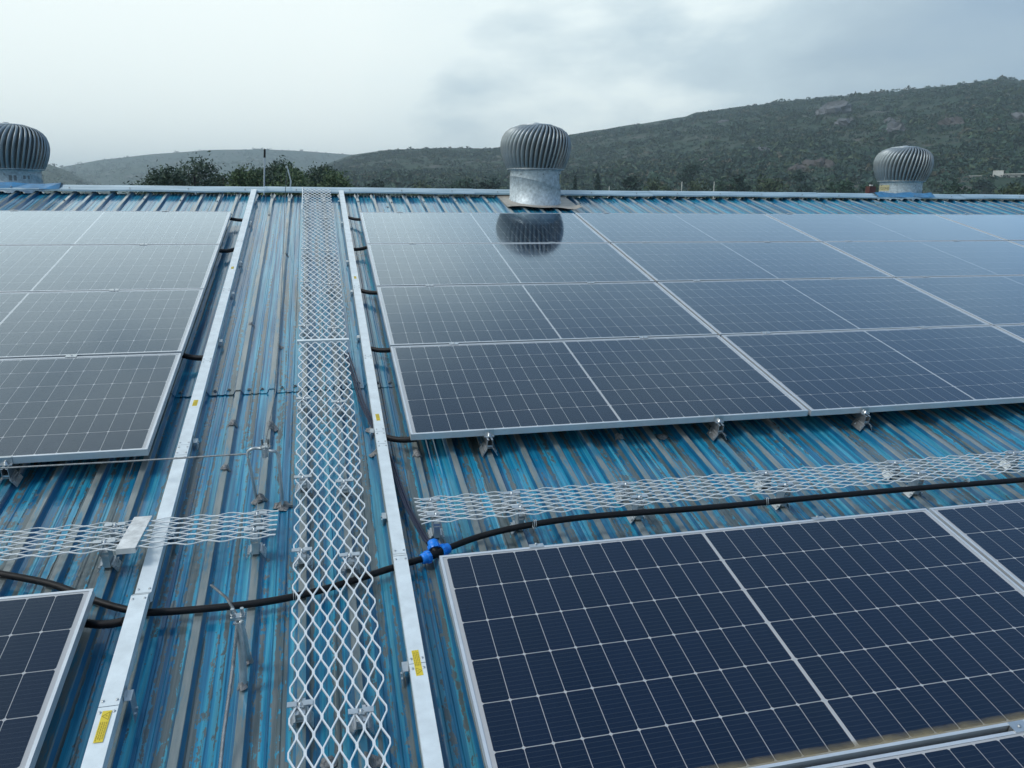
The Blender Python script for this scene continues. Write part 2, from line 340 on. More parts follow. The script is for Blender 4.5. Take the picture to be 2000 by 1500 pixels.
hillC = Hill([(-900, 300, 1300), (-300, 296, 1300), (0, 308, 1300), (60, 312, 1300), (98, 318, 1300), (125, 327, 1300), (150, 340, 1300), (190, 360, 1300), (240, 392, 1300)], 700, 1900, 7.0, 23)
ho = link('hill', hillA.mesh('hill', az_of(430), az_of(2900), 330, 110, HM)); tag(ho, 'long scrub covered rocky hill rising to the right behind the roof', 'hill', kind='structure')
ho = link('hill', hillB.mesh('hill', az_of(-800), az_of(1300), 200, 50, HMF)); tag(ho, 'far hazy hill behind the trees on the left', 'hill', kind='structure')
ho = link('hill', hillC.mesh('hill', az_of(-800), az_of(240), 90, 40, HMF)); tag(ho, 'small brownish hill beside the left roof ventilator', 'hill', kind='structure')

def scrub(name, hill, x0, x1, n, r0, r1, size, per, label, seed):
    r = np.random.default_rng(seed)
    a = r.uniform(az_of(x0), az_of(x1), n * 3); t_ = r.uniform(0, 1, n * 3)
    rr = r0 + (r1 - r0) * t_
    d1 = np.interp(a, hill.az, hill.d); rr = np.minimum(rr, d1 * r.uniform(0.985, 1.02, n * 3))
    x = rr * np.sin(a); y = rr * np.cos(a)
    dens = vnoise(x / 45, y / 45, seed) * 0.55 + vnoise(x / 14, y / 14, seed + 5) * 0.45 + r.normal(0, 0.8, n * 3)
    keep = np.argsort(-dens)[:n]; a = a[keep]; rr = rr[keep]
    P = hill.world(a, rr); sz = size * r.lognormal(0, 0.35, n)
    off = r.normal(size=(n, per, 3)); off /= np.linalg.norm(off, axis=2)[:, :, None]
    off *= r.uniform(0.45, 1.0, (n, per, 1)); off[:, :, 2] = np.abs(off[:, :, 2]) * 0.8
    C_ = P[:, None] + off * sz[:, None, None] * np.array([1.15, 1.15, 1.0])
    V, F = cards(C_.reshape(-1, 3), np.repeat(sz * 0.30, per), 0.7)
    mi = np.repeat(r.choice([0, 1, 2, 3], n, p=[0.42, 0.36, 0.17, 0.05]), per)
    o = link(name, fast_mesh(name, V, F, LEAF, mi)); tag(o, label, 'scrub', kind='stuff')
scrub('hill_scrub', hillA, 470, 2250, 21000, 225, 935, 1.9, 24, 'green bushes scattered over the long rocky hill', 41)
scrub('hill_scrub', hillB, -60, 900, 2600, 1500, 2290, 4.2, 12, 'hazy bushes covering the far hill on the left', 42)
scrub('hill_scrub', hillC, -200, 200, 700, 800, 1300, 2.8, 12, 'sparse bushes on the small brownish hill', 43)

# low bushes on the flat land between the shed and the hill
n = 2600; a = rng.uniform(az_of(-500), az_of(2600), n); r_ = rng.uniform(62, 232, n) ; sz = 0.9 * rng.lognormal(0, 0.4, n); per = 26
P = np.stack([CX + r_ * np.sin(a), CY + r_ * np.cos(a), 0 * a], -1); off = rng.normal(size=(n, per, 3)); off /= np.linalg.norm(off, axis=2)[:, :, None]
off *= rng.uniform(0.45, 1.0, (n, per, 1)); off[:, :, 2] = np.abs(off[:, :, 2]) * 0.8
V, F = cards((P[:, None] + off * sz[:, None, None] * np.array([1.2, 1.2, 0.9])).reshape(-1, 3), np.repeat(sz * 0.30, per), 0.7)
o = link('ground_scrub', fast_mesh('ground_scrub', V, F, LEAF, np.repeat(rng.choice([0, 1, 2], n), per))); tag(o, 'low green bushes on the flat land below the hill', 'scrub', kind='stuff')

def outcrop(px, py, w, h, m, label, k):
    az = az_of(px); best = min(np.linspace(240, 920, 160), key=lambda r_: abs((hillA.h(np.array(az), np.array(r_)) - CZ) / r_ - tan_of(px, py)))
    p = hillA.world(np.array(az), np.array(best)); sc_ = best / FPX
    r = random.Random(k); mb = MB(); W_, H_ = w * sc_, h * sc_
    nseg, nlat = 18, 9; vs = []
    ph = [r.uniform(0, 6.28) for _ in range(6)]
    for i in range(nlat + 1):
        th = math.pi * i / nlat
        for j in range(nseg):
            f = 2 * math.pi * j / nseg
            q = 1 + 0.25 * math.sin(3 * f + ph[0]) * math.sin(2 * th + ph[1]) + 0.2 * math.sin(5 * f + ph[2]) + 0.12 * math.sin(9 * f + ph[3] + 4 * th) + r.uniform(-0.17, 0.17)
            vs.append((W_ / 2 * q * math.sin(th) * math.cos(f), W_ * 0.35 * q * math.sin(th) * math.sin(f), H_ * 0.62 * q * math.cos(th)))
    fs = [(i * nseg + j, (i + 1) * nseg + j, (i + 1) * nseg + (j + 1) % nseg, i * nseg + (j + 1) % nseg) for i in range(nlat) for j in range(nseg)]
    mb.add(vs, fs)
    o = part('rock_outcrop', mb, m, None, T(*p) @ Matrix.Rotation(-az, 4, 'Z') @ Matrix.Rotation(r.uniform(-0.35, 0.35), 4, 'Y'))
    tag(o, label, 'rock', 'rock outcrops on the hill')
for k, a in enumerate([(1608, 222, 62, 22, ROCK, 'broad pale grey rock slab high on the hill, largest of the outcrops'), (1642, 246, 42, 15, ROCK, 'grey slanting rock just below the largest slab on the hill'),
        (1722, 243, 14, 14, ROCK, 'small upright boulder right of the grey slabs on the hill'), (1738, 259, 34, 20, ROCK, 'leaning grey rock above the right roof ventilator'),
        (1842, 246, 36, 16, REDROCK, 'brown rock patch on the slope right of the leaning grey rock'), (1600, 326, 44, 20, REDROCK, 'reddish rock heap low on the hill left of the right ventilator'),
        (1374, 320, 22, 12, REDROCK, 'rounded red boulder low on the hill behind the middle trees'), (1990, 235, 40, 16, ROCK, 'grey rock ledge at the right end of the hill'),
        (1452, 283, 22, 7, ROCK, 'thin pale rock slab in the middle of the hill'), (1404, 239, 20, 6, ROCK, 'thin flat rock near the crest left of the large slab'),
        (1555, 335, 34, 16, REDROCK, 'dark red rock heap low on the hill beside the reddish heap'), (1490, 296, 26, 9, ROCK, 'pale scree patch right of the thin slab')]):
    outcrop(*a, k)

# ------------------------------------------------------------------ trees
def tree(name, x, ytop, d, width, label, group, lm, n=2500, leaf=0.16, lobes=9, ground=0.0, cone=False, depth=0.5):
    "x, ytop: photo pixels of the crown's top; d: distance; width of the crown in metres"
    p = at(x, ytop, d); H_ = p[2] - ground; r = np.random.default_rng(int(x * 7 + d))
    tr_ = thing(name, label, 'tree', T(p[0], p[1], ground), group)
    mb = MB(); lean = r.uniform(-0.05, 0.05, 2) * H_
    trunk = [(lean[0] * q, lean[1] * q, H_ * 0.92 * q) for q in np.linspace(0, 1, 6)]
    r0 = max(0.10, H_ * 0.018); mb.tube(trunk, r0, 7, scale=[1, 0.8, 0.62, 0.45, 0.28, 0.1])
    C_, R_ = [], []
    for k in range(lobes):
        if cone:
            q = (k + 0.5) / lobes; z = H_ * (0.25 + 0.73 * q); rad_ = width / 2 * (1.02 - q); c = np.array([lean[0] * q, lean[1] * q, z]); cr_ = np.array([rad_, rad_, H_ * 0.06])
        else:
            q = r.uniform(0.0, 1.0); a = r.uniform(0, 6.28); z = H_ * (1 - depth) + H_ * depth * q * 0.86
            w_ = width / 2 * (0.35 + 0.65 * math.sin(math.pi * min(1, 0.18 + q * 0.8))) * r.uniform(0.25, 0.85)
            c = np.array([w_ * math.cos(a) + lean[0], w_ * math.sin(a) + lean[1], z]); s_ = width * r.uniform(0.13, 0.24); cr_ = np.array([s_, s_, s_ * r.uniform(0.7, 1.1)])
            c[2] = min(c[2], H_ - cr_[2] * 0.9)
            mb.tube([(lean[0] * 0.6, lean[1] * 0.6, max(z - H_ * 0.25, H_ * 0.25)), tuple((c + np.array([lean[0], lean[1], z - H_ * 0.1])) / 2), tuple(c)], r0 * 0.35, 5, scale=[1, 0.6, 0.15])
        C_.append(c); R_.append(cr_)
    part('trunk', mb, BARK, tr_)
    k = r.integers(0, lobes, n); o = r.normal(size=(n, 3)); o /= np.linalg.norm(o, axis=1)[:, None]; o *= (r.uniform(0, 1, (n, 1)) ** 0.45) * r.choice([1, 1, 1, 1.25], (n, 1))
    pts = np.array(C_)[k] + o * np.array(R_)[k]
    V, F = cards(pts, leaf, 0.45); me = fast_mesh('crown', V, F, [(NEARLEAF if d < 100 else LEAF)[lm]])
    link('crown', me, tr_)
    return tr_
G1 = 'trees standing right behind the roof ridge'
for a in [(330, 322, 46, 3.4, 'dark leafy tree at the left end of the clump behind the ridge', 0, 9), (378, 302, 48, 3.8, 'tallest dark tree of the clump behind the left solar array', 0, 11),
          (420, 318, 47, 3.0, 'dark tree just right of the tallest one in the clump', 0, 8), (462, 316, 45, 2.6, 'mid green tree in the middle of the clump behind the ridge', 1, 8),
          (498, 302, 50, 2.6, 'thin tall tree just left of the grey pole', 0, 8), (536, 320, 44, 2.8, 'bright green tree just right of the grey pole', 1, 8),
          (562, 308, 52, 2.6, 'feathery tree behind the bent metal bracket on the ridge', 0, 7), (600, 332, 45, 2.8, 'low bushy tree directly behind the mesh walkway top', 1, 7),
          (636, 320, 50, 3.2, 'dark airy tree right of the mesh walkway top', 0, 8), (668, 338, 48, 2.0, 'last small tree at the right end of the clump', 0, 6), (444, 326, 50, 3.2, 'low mid green tree filling the gap left of the clump centre', 1, 8), (516, 326, 47, 2.8, 'dark bush right behind the foot of the grey pole', 0, 8), (582, 324, 48, 2.8, 'dark tree left of the mesh walkway top', 0, 8), (652, 328, 46, 2.6, 'mid green tree near the right end of the clump', 1, 8), (310, 336, 47, 2.4, 'low outermost tree at the left tip of the clump', 0, 7)]:
    x, y, d, w, lab, lm, lb = a
    tree('leafy_tree', x, y, d, w * 1.3, lab, G1, lm, 8500, 0.095, lb + 12, depth=0.5)
tree('shrub_tree', 225, 349, 60, 1.5, 'small dark tree crown just showing over the ridge on the left', G1, 0, 900, 0.12, 5)
tree('shrub_tree', 168, 350, 75, 0.9, 'tiny tree tip over the ridge beside the left ventilator', G1, 1, 400, 0.12, 4)
G2 = 'trees on the flat ground below the long hill'
mids = [(1170, 338, 170, 4.4, 'dark conical conifer standing out below the hill', 0, True), (1122, 344, 175, 3.4, 'small conical tree right beside the middle ventilator', 0, True),
        (1230, 342, 165, 6.5, 'dark tree between the conifer and the nearest fence post', 0, False), (1290, 342, 180, 9, 'wide olive green tree below the middle of the hill', 2, False),
        (1345, 318, 235, 9, 'dark round tree standing high beside the red boulder', 0, False), (1365, 344, 170, 9, 'broad flat topped tree between the two tall fence posts', 2, False),
        (1420, 332, 190, 10, 'spreading green tree just right of the fence posts', 1, False), (1452, 336, 165, 5.5, 'dark upright tree right of the spreading green tree', 0, False),
        (1510, 344, 170, 10, 'low olive tree left of the dark red rocks', 2, False), (1570, 334, 210, 9, 'dark tree in front of the red rock heaps', 0, False),
        (1640, 350, 160, 8, 'low green tree left of the right ventilator', 1, False), (1690, 352, 150, 6, 'low green tree half hidden by the right ventilator', 1, False),
        (1870, 352, 175, 9, 'low green tree between the right ventilator and the white house', 1, False), (1985, 358, 165, 9, 'low tree below the white house at the right edge', 2, False),
        (900, 346, 190, 10, 'broad green tree left of the middle ventilator', 1, False), (820, 350, 185, 9, 'low green tree behind the ridge left of the middle ventilator', 2, False),
        (735, 350, 180, 8, 'low dark tree behind the ridge right of the clump', 0, False), (958, 344, 175, 7, 'dark tree beside the left edge of the middle ventilator', 0, False),
        (1925, 352, 290, 7, 'dark bush in front of the left wing of the white house', 0, False)]
for x, y, d, w, lab, lm, cone in mids:
    if d > 215:
        az = az_of(x); gz = float(hillA.h(np.array(az), np.array(float(d))))
    else: gz = 0.0
    tree('conifer_tree' if cone else 'broad_tree', x, y, d, w, lab, G2, lm, 1300, 0.42 if not cone else 0.3, 12 if not cone else 9, ground=gz, cone=cone, depth=0.6)

# ------------------------------------------------------------------ far house
hx = az_of(1938); hd = 330.0; hb = hillA.world(np.array(hx), np.array(hd)); sc_ = hd / FPX
base = CZ + tan_of(1938, 356) * hd
H = thing('farm_house', 'low white flat roofed house with a roof tank room at the foot of the hill', 'house', T(hb[0], hb[1], base) @ Matrix.Rotation(-hx, 4, 'Z'))
def hbx(x0, x1, y0, y1, d0, d1): return ((x0 - 1938) * sc_, d0, (356 - y1) * sc_), ((x1 - 1938) * sc_, d1, (356 - y0) * sc_)
mb = MB(); mb.span(*hbx(1903, 1936, 346, 375, 0, 6)); part('wing', mb, WHITEW, H)
mb = MB(); mb.span(*hbx(1936.1, 1950, 345.4, 375, -0.6, 6)); part('hall', mb, WHITEW, H)
mb = MB(); mb.span(*hbx(1950.1, 1975, 344, 375, 0.2, 6)); part('wing', mb, WHITEW, H)
mb = MB(); mb.span(*hbx(1935.5, 1950.3, 337.6, 345, -0.5, 4)); part('tank_room', mb, WHITEW, H)
mb = MB(); mb.span(*hbx(1902, 1936.5, 345.2, 345.9, -0.6, 6.4)); part('roof_slab', mb, WHITEW, H)
mb = MB(); mb.span(*hbx(1949.8, 1983, 342.6, 343.9, -0.6, 6.4)); part('roof_slab', mb, WHITEW, H)
for x0, x1, y0, y1 in ((1913, 1934, 348.5, 349.6), (1942, 1946, 347, 353), (1956, 1960, 346.5, 350), (1966, 1970, 346.5, 350)):
    mb = MB(); mb.span(*hbx(x0, x1, y0, y1, -0.75, -0.3)); part('window', mb, DARKW, H)

# ------------------------------------------------------------------ fence posts beyond the ridge
for x, y0, lab in ((1190, 366, 'short pale post just right of the middle ventilator'), (1332, 357, 'left one of the two tall white posts beyond the ridge'), (1395, 357, 'right one of the two tall white posts beyond the ridge')):
    p = at(x, y0, 42.0); q = thing('fence_post', lab, 'post', T(p[0], p[1], 0), 'white posts beyond the ridge')
    mb = MB(); mb.tube([(0, 0, 0), (0, 0, p[2])], 0.022, 8); part('shaft', mb, WHITEW, q)
    mb = MB(); mb.lathe([(0.0, 0.05), (0.026, 0.04), (0.026, 0.0), (0.0, 0.0)], 8, c=(0, 0, p[2])); part('cap', mb, WHITEW, q)
for zz, lab in ((0, 'upper thin wire strung between the pale posts'), (-0.35, 'lower thin wire strung between the pale posts')):
    mb = MB(); pts = [at(x, 362, 42.0) for x in (1020, 1190, 1332, 1395, 1700, 2100)]
    mb.tube([(p[0], p[1], CZ + 0.28 + zz) for p in pts], 0.005, 5); tag(part('fence_wire', mb, STEEL), lab, 'wire', 'wires between the pale posts')

# ------------------------------------------------------------------ the shed: roof sheets, ridge, walls
ZP = -0.14; RH = 0.028; PITCH = 0.1873; X0 = 0.405
def xr(k): return X0 + PITCH * k
ZT = ZP + RH
APY, APZ = 1.40, -0.105                 # ridge line
SHED = thing('steel_shed', 'large shed with weathered blue corrugated steel roof and low ridge', 'building', M.copy())
def sheet_profile(npitch):
    segs = []
    prof = []
    for k in range(npitch):
        c = k * PITCH + 0.05
        prof += [(c - 0.030, 0), (c - 0.0135, RH), (c + 0.0135, RH), (c + 0.030, 0), (c + 0.068, 0), (c + 0.073, 0.0035), (c + 0.080, 0.0035), (c + 0.085, 0), (c + 0.107, 0), (c + 0.112, 0.0035), (c + 0.119, 0.0035), (c + 0.124, 0)]
    prof = [(0.0, 0.0)] + prof + [(npitch * PITCH + 0.012, 0.0)]
    return prof
def sheet_mesh(name, y0, y1, ny, m, seed, wob=0.0013):
    r = random.Random(seed); prof = sheet_profile(5); mb = MB(); ys = np.linspace(y0, y1, ny)
    ph = [r.uniform(0, 6.28) for _ in range(4)]
    def wz(x, y): return wob * (math.sin(3.1 * y + ph[0] + 4 * x) + 0.7 * math.sin(7.3 * y + ph[1] - 6 * x) + 0.5 * math.sin(13 * y + ph[2] + 9 * x))
    for (xa, za), (xb, zb) in zip(prof[:-1], prof[1:]):
        vs = []
        for y in ys: vs += [(xa, y, za + wz(xa, y)), (xb, y, zb + wz(xb, y))]
        mb.add(vs, [(2 * i, 2 * i + 1, 2 * i + 3, 2 * i + 2) for i in range(ny - 1)], True)
    # cut edge at the lower end, so the overlap reads as a thickness
    vs = [(x, y0, z + wz(x, y0) - d) for x, z in prof for d in (0, 0.0025)]
    mb.add(vs, [(2 * i, 2 * i + 1, 2 * i + 3, 2 * i + 2) for i in range(len(prof) - 1)])
    return mb.mesh(name, m)
UP = [sheet_mesh('roof_sheet', -3.76, APY - 0.06, 40, ROOFM[i % 3], 50 + i) for i in range(6)]
LO = [sheet_mesh('roof_sheet', -12.0, -3.60, 50, ROOFM[(i + 1) % 3], 80 + i) for i in range(6)]
FAR = sheet_mesh('roof_sheet', 0.05, 9.0, 12, ROOFM[1], 99)
k0 = -9
FM = T(0, APY, APZ) @ Matrix.Rotation(-2 * SLOPE, 4, 'X')
for i in range(k0, 15):
    xs = xr(5 * i) - 0.05
    a = link('roof_sheet', UP[(i * 5 + 7) % 6], SHED, T(xs, 0, ZP + (0.0012 if i % 2 else 0)))
    a = link('roof_sheet', LO[(i * 5 + 3) % 6], SHED, T(xs, 0, ZP - 0.0045 + (0.0012 if i % 2 else 0)))
    a = link('roof_sheet', FAR, SHED, FM @ T(xs, 0, -0.045))
XL, XR = xr(5 * k0) - 0.05, xr(75) - 0.05
# ridge capping: bent sheets, overlapping end to end, a bit dented
xcur = XL; j = 0; rr = random.Random(4)
while xcur < XR:
    ln_ = 2.42; mb = MB(); n = 13
    ph = rr.uniform(0, 6.28); lift = 0.004 * (j % 2)
    for row in range(n):
        x = ln_ * row / (n - 1); w = 0.004 * math.sin(5 * x + ph) + 0.003 * math.sin(11 * x + 2 * ph)
        pr_ = [(-0.150, -0.026), (-0.142, -0.012), (-0.075, -0.002), (0.0, 0.008), (0.075, -0.026), (0.15, -0.068)]
        mb.v += [(x, y + (w if kk < 2 else 0), z + w * 0.6 * (1 - kk / 5) + lift) for kk, (y, z) in enumerate(pr_)]
    q = len(pr_)
    for row in range(n - 1):
        for kk in range(q - 1):
            mb.f.append((row * q + kk, row * q + q + kk, row * q + q + kk + 1, row * q + kk + 1)); mb.sm.append(False); mb.mi.append(0)
    o = part('ridge_cap', mb, RIDGEM, SHED, T(xcur, APY, APZ + 0.04))
    for kx in range(4):
        sb = MB(); sb.lathe([(0.0, 0.009), (0.006, 0.008), (0.006, 0.0), (0.009, 0.0)], 6, c=(0.35 + kx * 0.6, -0.11, -0.001 + lift)); part('screw', sb, DARKST, o)
    xcur += 2.36; j += 1
# closing strips below the cap and walls down to the ground
iM = M.inverted()
def wall(x0, x1, y0, y1, zt, zb):
    mb = MB(); mb.span((x0, y0, zb), (x1, y1, zt)); part('wall', mb, WALLM, SHED, iM.copy())
ye = (M @ Vector((0, -11.7, ZP)))
yf = M @ FM @ Vector((0, 8.7, -0.05))
wall(XL + 0.3, XR - 0.3, ye.y, ye.y + 0.2, ye.z - 0.1, 0); wall(XL + 0.3, XR - 0.3, yf.y - 0.2, yf.y, yf.z - 0.1, 0)
for xx in (XL + 0.3, XR - 0.5):
    mb = MB(); ap = M @ Vector((0, APY, APZ - 0.06))
    vs = [(xx + dx, y, z) for dx in (0, 0.2) for y, z in ((ye.y + 0.2, 0), (yf.y - 0.2, 0), (yf.y - 0.2, yf.z - 0.12), (ap.y, ap.z - 0.12), (ye.y + 0.2, ye.z - 0.1))]
    mb.add(vs, [(0, 1, 2, 3, 4), (5, 9, 8, 7, 6)] + [(i, i + 5, (i + 1) % 5 + 5, (i + 1) % 5) for i in range(5)]); part('gable_wall', mb, WALLM, SHED, iM.copy())

def blob(cx, cy, w, l, h, seed):
    "crumpled sealant or foil patch on a fixing"
    r = random.Random(seed); n = 11; vs = [(cx, cy, ZT + h)]; ring = []
    zb = lambda x: ZP + 0.003 + max(0.0, RH * (1 - max(0, abs((x - X0 + PITCH / 2) % PITCH - PITCH / 2) - 0.0135) / 0.0165)) if abs((x - X0 + PITCH / 2) % PITCH - PITCH / 2) < 0.030 else ZP + 0.003
    mb = MB(); P = []
    for ir, q in enumerate((0.35, 0.7, 1.0)):
        for k in range(n):
            a = 2 * math.pi * k / n; j_ = q * r.uniform(0.75, 1.25); x = cx + w / 2 * j_ * math.cos(a); y = cy + l / 2 * j_ * math.sin(a)
            z = zb(x) + (h * r.uniform(0.3, 1.1) * (1 - q * 0.85)) + (0.001 if q < 1 else -0.002); P.append((x, y, z))
    P.append((cx, cy, zb(cx) + h)); c = len(P) - 1
    fs = [(c, k, (k + 1) % n) for k in range(n)] + [(ir * n + k, ir * n + n + k, ir * n + n + (k + 1) % n, ir * n + (k + 1) % n) for ir in range(2) for k in range(n)]
    mb.add(P, fs); part('sealant_patch', mb, SEAL, SHED)
for k, (px, py, w, l, h) in enumerate([(455, 826, 0.05, 0.07, 0.012), (533, 828, 0.055, 0.09, 0.014), (440, 913, 0.05, 0.06, 0.012), (507, 975, 0.075, 0.07, 0.03), (550, 980, 0.09, 0.07, 0.03), (484, 1287, 0.034, 0.055, 0.022), (474, 1339, 0.04, 0.045, 0.02),
        (730, 1478, 0.07, 0.05, 0.012), (640, 1478, 0.05, 0.05, 0.010), (722, 832, 0.05, 0.05, 0.01), (733, 880, 0.06, 0.05, 0.01), (560, 495, 0.03, 0.05, 0.008), (538, 385, 0.03, 0.05, 0.008), (548, 672, 0.04, 0.05, 0.008), (491, 632, 0.04, 0.05, 0.008), (756, 400, 0.04, 0.05, 0.008), (815, 885, 0.05, 0.07, 0.01), (1212, 852, 0.06, 0.07, 0.01), (1295, 845, 0.06, 0.07, 0.01)]):
    p = un(px, py, ZT); blob(p[0], p[1], w, l, h, 300 + k)
# lap screws along the end lap of the upper sheets
sm = MB(); sm.lathe([(0.0, 0.010), (0.0055, 0.009), (0.0055, 0.003), (0.011, 0.0025), (0.011, 0.0)], 6, smooth=False); SCREW = sm.mesh('screw', DARKST)
for k in range(-12, 20):
    for dx in (0.055, 0.130): link('screw', SCREW, SHED, T(xr(k) + dx, -3.70 + random.uniform(-0.012, 0.012), ZP + 0.003))
for k in range(-24, 52, 2):
    link('screw', SCREW, SHED, T(xr(k), 0.95 + random.uniform(-0.05, 0.05), ZT)); link('screw', SCREW, SHED, T(xr(k + 1), 0.35 + random.uniform(-0.05, 0.05), ZT))

# ------------------------------------------------------------------ solar panels
PW, PH, PT = 2.278, 1.134, 0.035
PX, PY = 2.298, 1.154
CW, CH, GX, GY, GC = 0.0900, 0.1802, 0.0022, 0.0030, 0.0145
def cell_mb(c=(0, 0), mb=None):
    mb = mb or MB(); x, y, k = CW / 2, CH / 2, 0.0055
    pts = [(-x + k, -y), (x - k, -y), (x, -y + k), (x, y - k), (x - k, y), (-x + k, y), (-x, y - k), (-x, -y + k)]
    mb.add([(c[0] + a, c[1] + b, 0) for a, b in pts], [tuple(range(8))]); return mb
CELLM = cell_mb().mesh('solar_cell', CELL)
half = 12 * CW + 11 * GX
cells = []
for hx_ in (-1, 1):
    for i in range(12):
        for j in range(6):
            x = (-GC / 2 - half if hx_ < 0 else GC / 2) + CW / 2 + i * (CW + GX); y = (j - 2.5) * (CH + GY); cells.append((x, y))
gmb = MB()
for c in cells: cell_mb(c, gmb)
GRIDM = gmb.mesh('cell_grid', CELL)
FW = 0.011
mb = MB()
for s in (-1, 1):
    mb.span((-PW / 2, s * (PH / 2), -PT), (PW / 2, s * (PH / 2 - FW), 0)) if s < 0 else mb.span((-PW / 2, PH / 2 - FW, -PT), (PW / 2, PH / 2, 0))
    mb.span((s * PW / 2, -PH / 2 + FW, -PT), (s * (PW / 2 - FW), PH / 2 - FW, 0))
    mb.span((s * (PW / 2 - FW), -PH / 2 + FW, -PT), (s * (PW / 2 - 0.030), PH / 2 - FW, -PT + 0.002))
    mb.span((-PW / 2 + FW, s * (PH / 2 - FW), -PT), (PW / 2 - FW, s * (PH / 2 - 0.030), -PT + 0.002))
FRAMEM = mb.mesh('frame', ALUF)
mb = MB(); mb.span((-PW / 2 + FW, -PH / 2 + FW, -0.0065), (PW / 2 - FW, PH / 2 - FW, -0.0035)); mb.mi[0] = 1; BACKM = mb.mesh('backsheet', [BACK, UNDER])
mb = MB(); mb.add([(-PW / 2 + FW, -PH / 2 + FW, 0), (PW / 2 - FW, -PH / 2 + FW, 0), (PW / 2 - FW, PH / 2 - FW, 0), (-PW / 2 + FW, PH / 2 - FW, 0)], [(0, 1, 2, 3)]); PANEM = mb.mesh('glass_pane', GLASS)
# fixings
def rail_mb(mb, x, y0, y1, z0, z1, w=0.030):
    "slotted aluminium channel along the rib"
    mb.span((x - w / 2, y0, z0), (x + w / 2, y1, z0 + 0.002)); 
    for s in (-1, 1):
        mb.span((x + s * w / 2, y0, z0 + 0.002), (x + s * (w / 2 - 0.002), y1, z1 - 0.002))
        mb.span((x + s * w / 2, y0, z1 - 0.002), (x + s * 0.005, y1, z1))
    mb.span((x - 0.012, y0 + 0.004, z0 + 0.006), (x + 0.012, y0 + 0.006, z0 + 0.016))
def foot_mb(mb, x, yc, l, zt, drop):
    "toothed foot plates gripping both sides of the rib, with screws"
    for s in (-1, 1):
        m = Matrix.Rotation(s * -0.53, 3, 'Y'); m = Matrix.Rotation(-s * 0.53, 3, 'Y')
        c = (x + s * (0.0165 + drop * 0.29), yc, zt - drop / 2)
        mb.box(c, (0.004, l, drop * 1.12), m)
        mb.box((x + s * (0.0165 + drop * 0.08), yc, zt - 0.004), (0.008, l, 0.004)); mb.box((x + s * (0.019 + drop * 0.30), yc, zt - drop * 0.35), (0.007, l, 0.003), m)
        for q in (-0.3, 0.3):
            mb.box((c[0] + s * 0.005, yc + q * l, zt - drop * 0.55), (0.007, 0.009, 0.009), m)
def end_clamp(panel, x, ybot, zpan):
    "mini rail, its foot and the end clamp holding the lower frame edge; coordinates local to the panel"
    mb = MB(); zt = ZT - zpan + 0.006
    rail_mb(mb, x, ybot - 0.045, ybot + 0.10, zt + 0.020, -PT - 0.001)
    foot_mb(mb, x, ybot - 0.015, 0.085, zt + 0.022, 0.042)
    r = part('mounting_rail', mb, ALU, panel)
    mb = MB(); mb.span((x - 0.026, ybot - 0.0055, -PT + 0.006), (x + 0.026, ybot - 0.001, 0.0025)); mb.span((x - 0.026, ybot - 0.001, 0.0008), (x + 0.026, ybot + 0.009, 0.0028)); mb.span((x - 0.026, ybot - 0.019, -PT - 0.0008), (x + 0.026, ybot - 0.0015, -PT + 0.0058))
    part('end_clamp', mb, ALU, r)
    mb = MB(); mb.lathe([(0.0, 0.016), (0.0075, 0.015), (0.0085, 0.004), (0.012, 0.003), (0.012, 0.0)], 10, c=(x, ybot - 0.0125, -PT + 0.0055)); part('bolt', mb, STEEL, r)
def mid_clamp(panel, x, ytop, bridge):
    mb = MB(); y1 = ytop + (0.030 if bridge else 0.012)
    mb.span((x - 0.030, ytop - 0.009, 0.0008), (x + 0.030, y1, 0.0032)); 
    mb.span((x - 0.030, ytop + 0.004, -0.03), (x + 0.030, ytop + (0.016 if bridge else 0.008), 0.0008))
    o = part('clamp', mb, ALU, panel)
    mb = MB(); mb.lathe([(0.0, 0.004), (0.005, 0.004), (0.006, 0.0), (0.0, 0.0)], 8, c=(x, ytop + 0.010, 0.0032)); part('bolt', mb, STEEL, o)
def near_rib(x): return xr(round((x - X0) / PITCH))
ORD = ['first', 'second', 'third', 'fourth', 'fifth', 'sixth']
def panel(xl, yt, label, group, top, bottom, bridge, seed):
    r = random.Random(seed); zo = r.uniform(-0.0012, 0.0012)
    cx, cy = xl + PW / 2, yt - PH / 2
    mw = M @ T(cx, cy, zo) @ Matrix.Rotation(r.uniform(-0.0026, 0.0026), 4, 'X') @ Matrix.Rotation(r.uniform(-0.0016, 0.0016), 4, 'Y')
    p = thing('solar_panel', label, 'solar panel', mw, group)
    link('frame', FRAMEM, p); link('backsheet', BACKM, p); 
    # size of one cell in the photograph
    d = RC @ (np.array([cx, cy, 0]) - CC); grz = CC[2] / np.linalg.norm(np.array([cx, cy, 0]) - CC)
    if CH * FPX / d[2] * grz > 9.5 and CW * FPX / d[2] > 9.5:
        for c in cells: link('solar_cell', CELLM, p, T(c[0], c[1], -0.0030))
    else: link('cell_grid', GRIDM, p, T(0, 0, -0.0030))['kind'] = 'stuff'
    link('glass_pane', PANEM, p, T(0, 0, -0.0012))
    for fx in (0.39, 1.70):
        rx = near_rib(xl + fx) - cx
        if bottom: end_clamp(p, rx, -PH / 2, zo)
        if top: mid_clamp(p, rx, PH / 2, bridge)
    return p
ROWN = ['top', 'second', 'third', 'bottom']
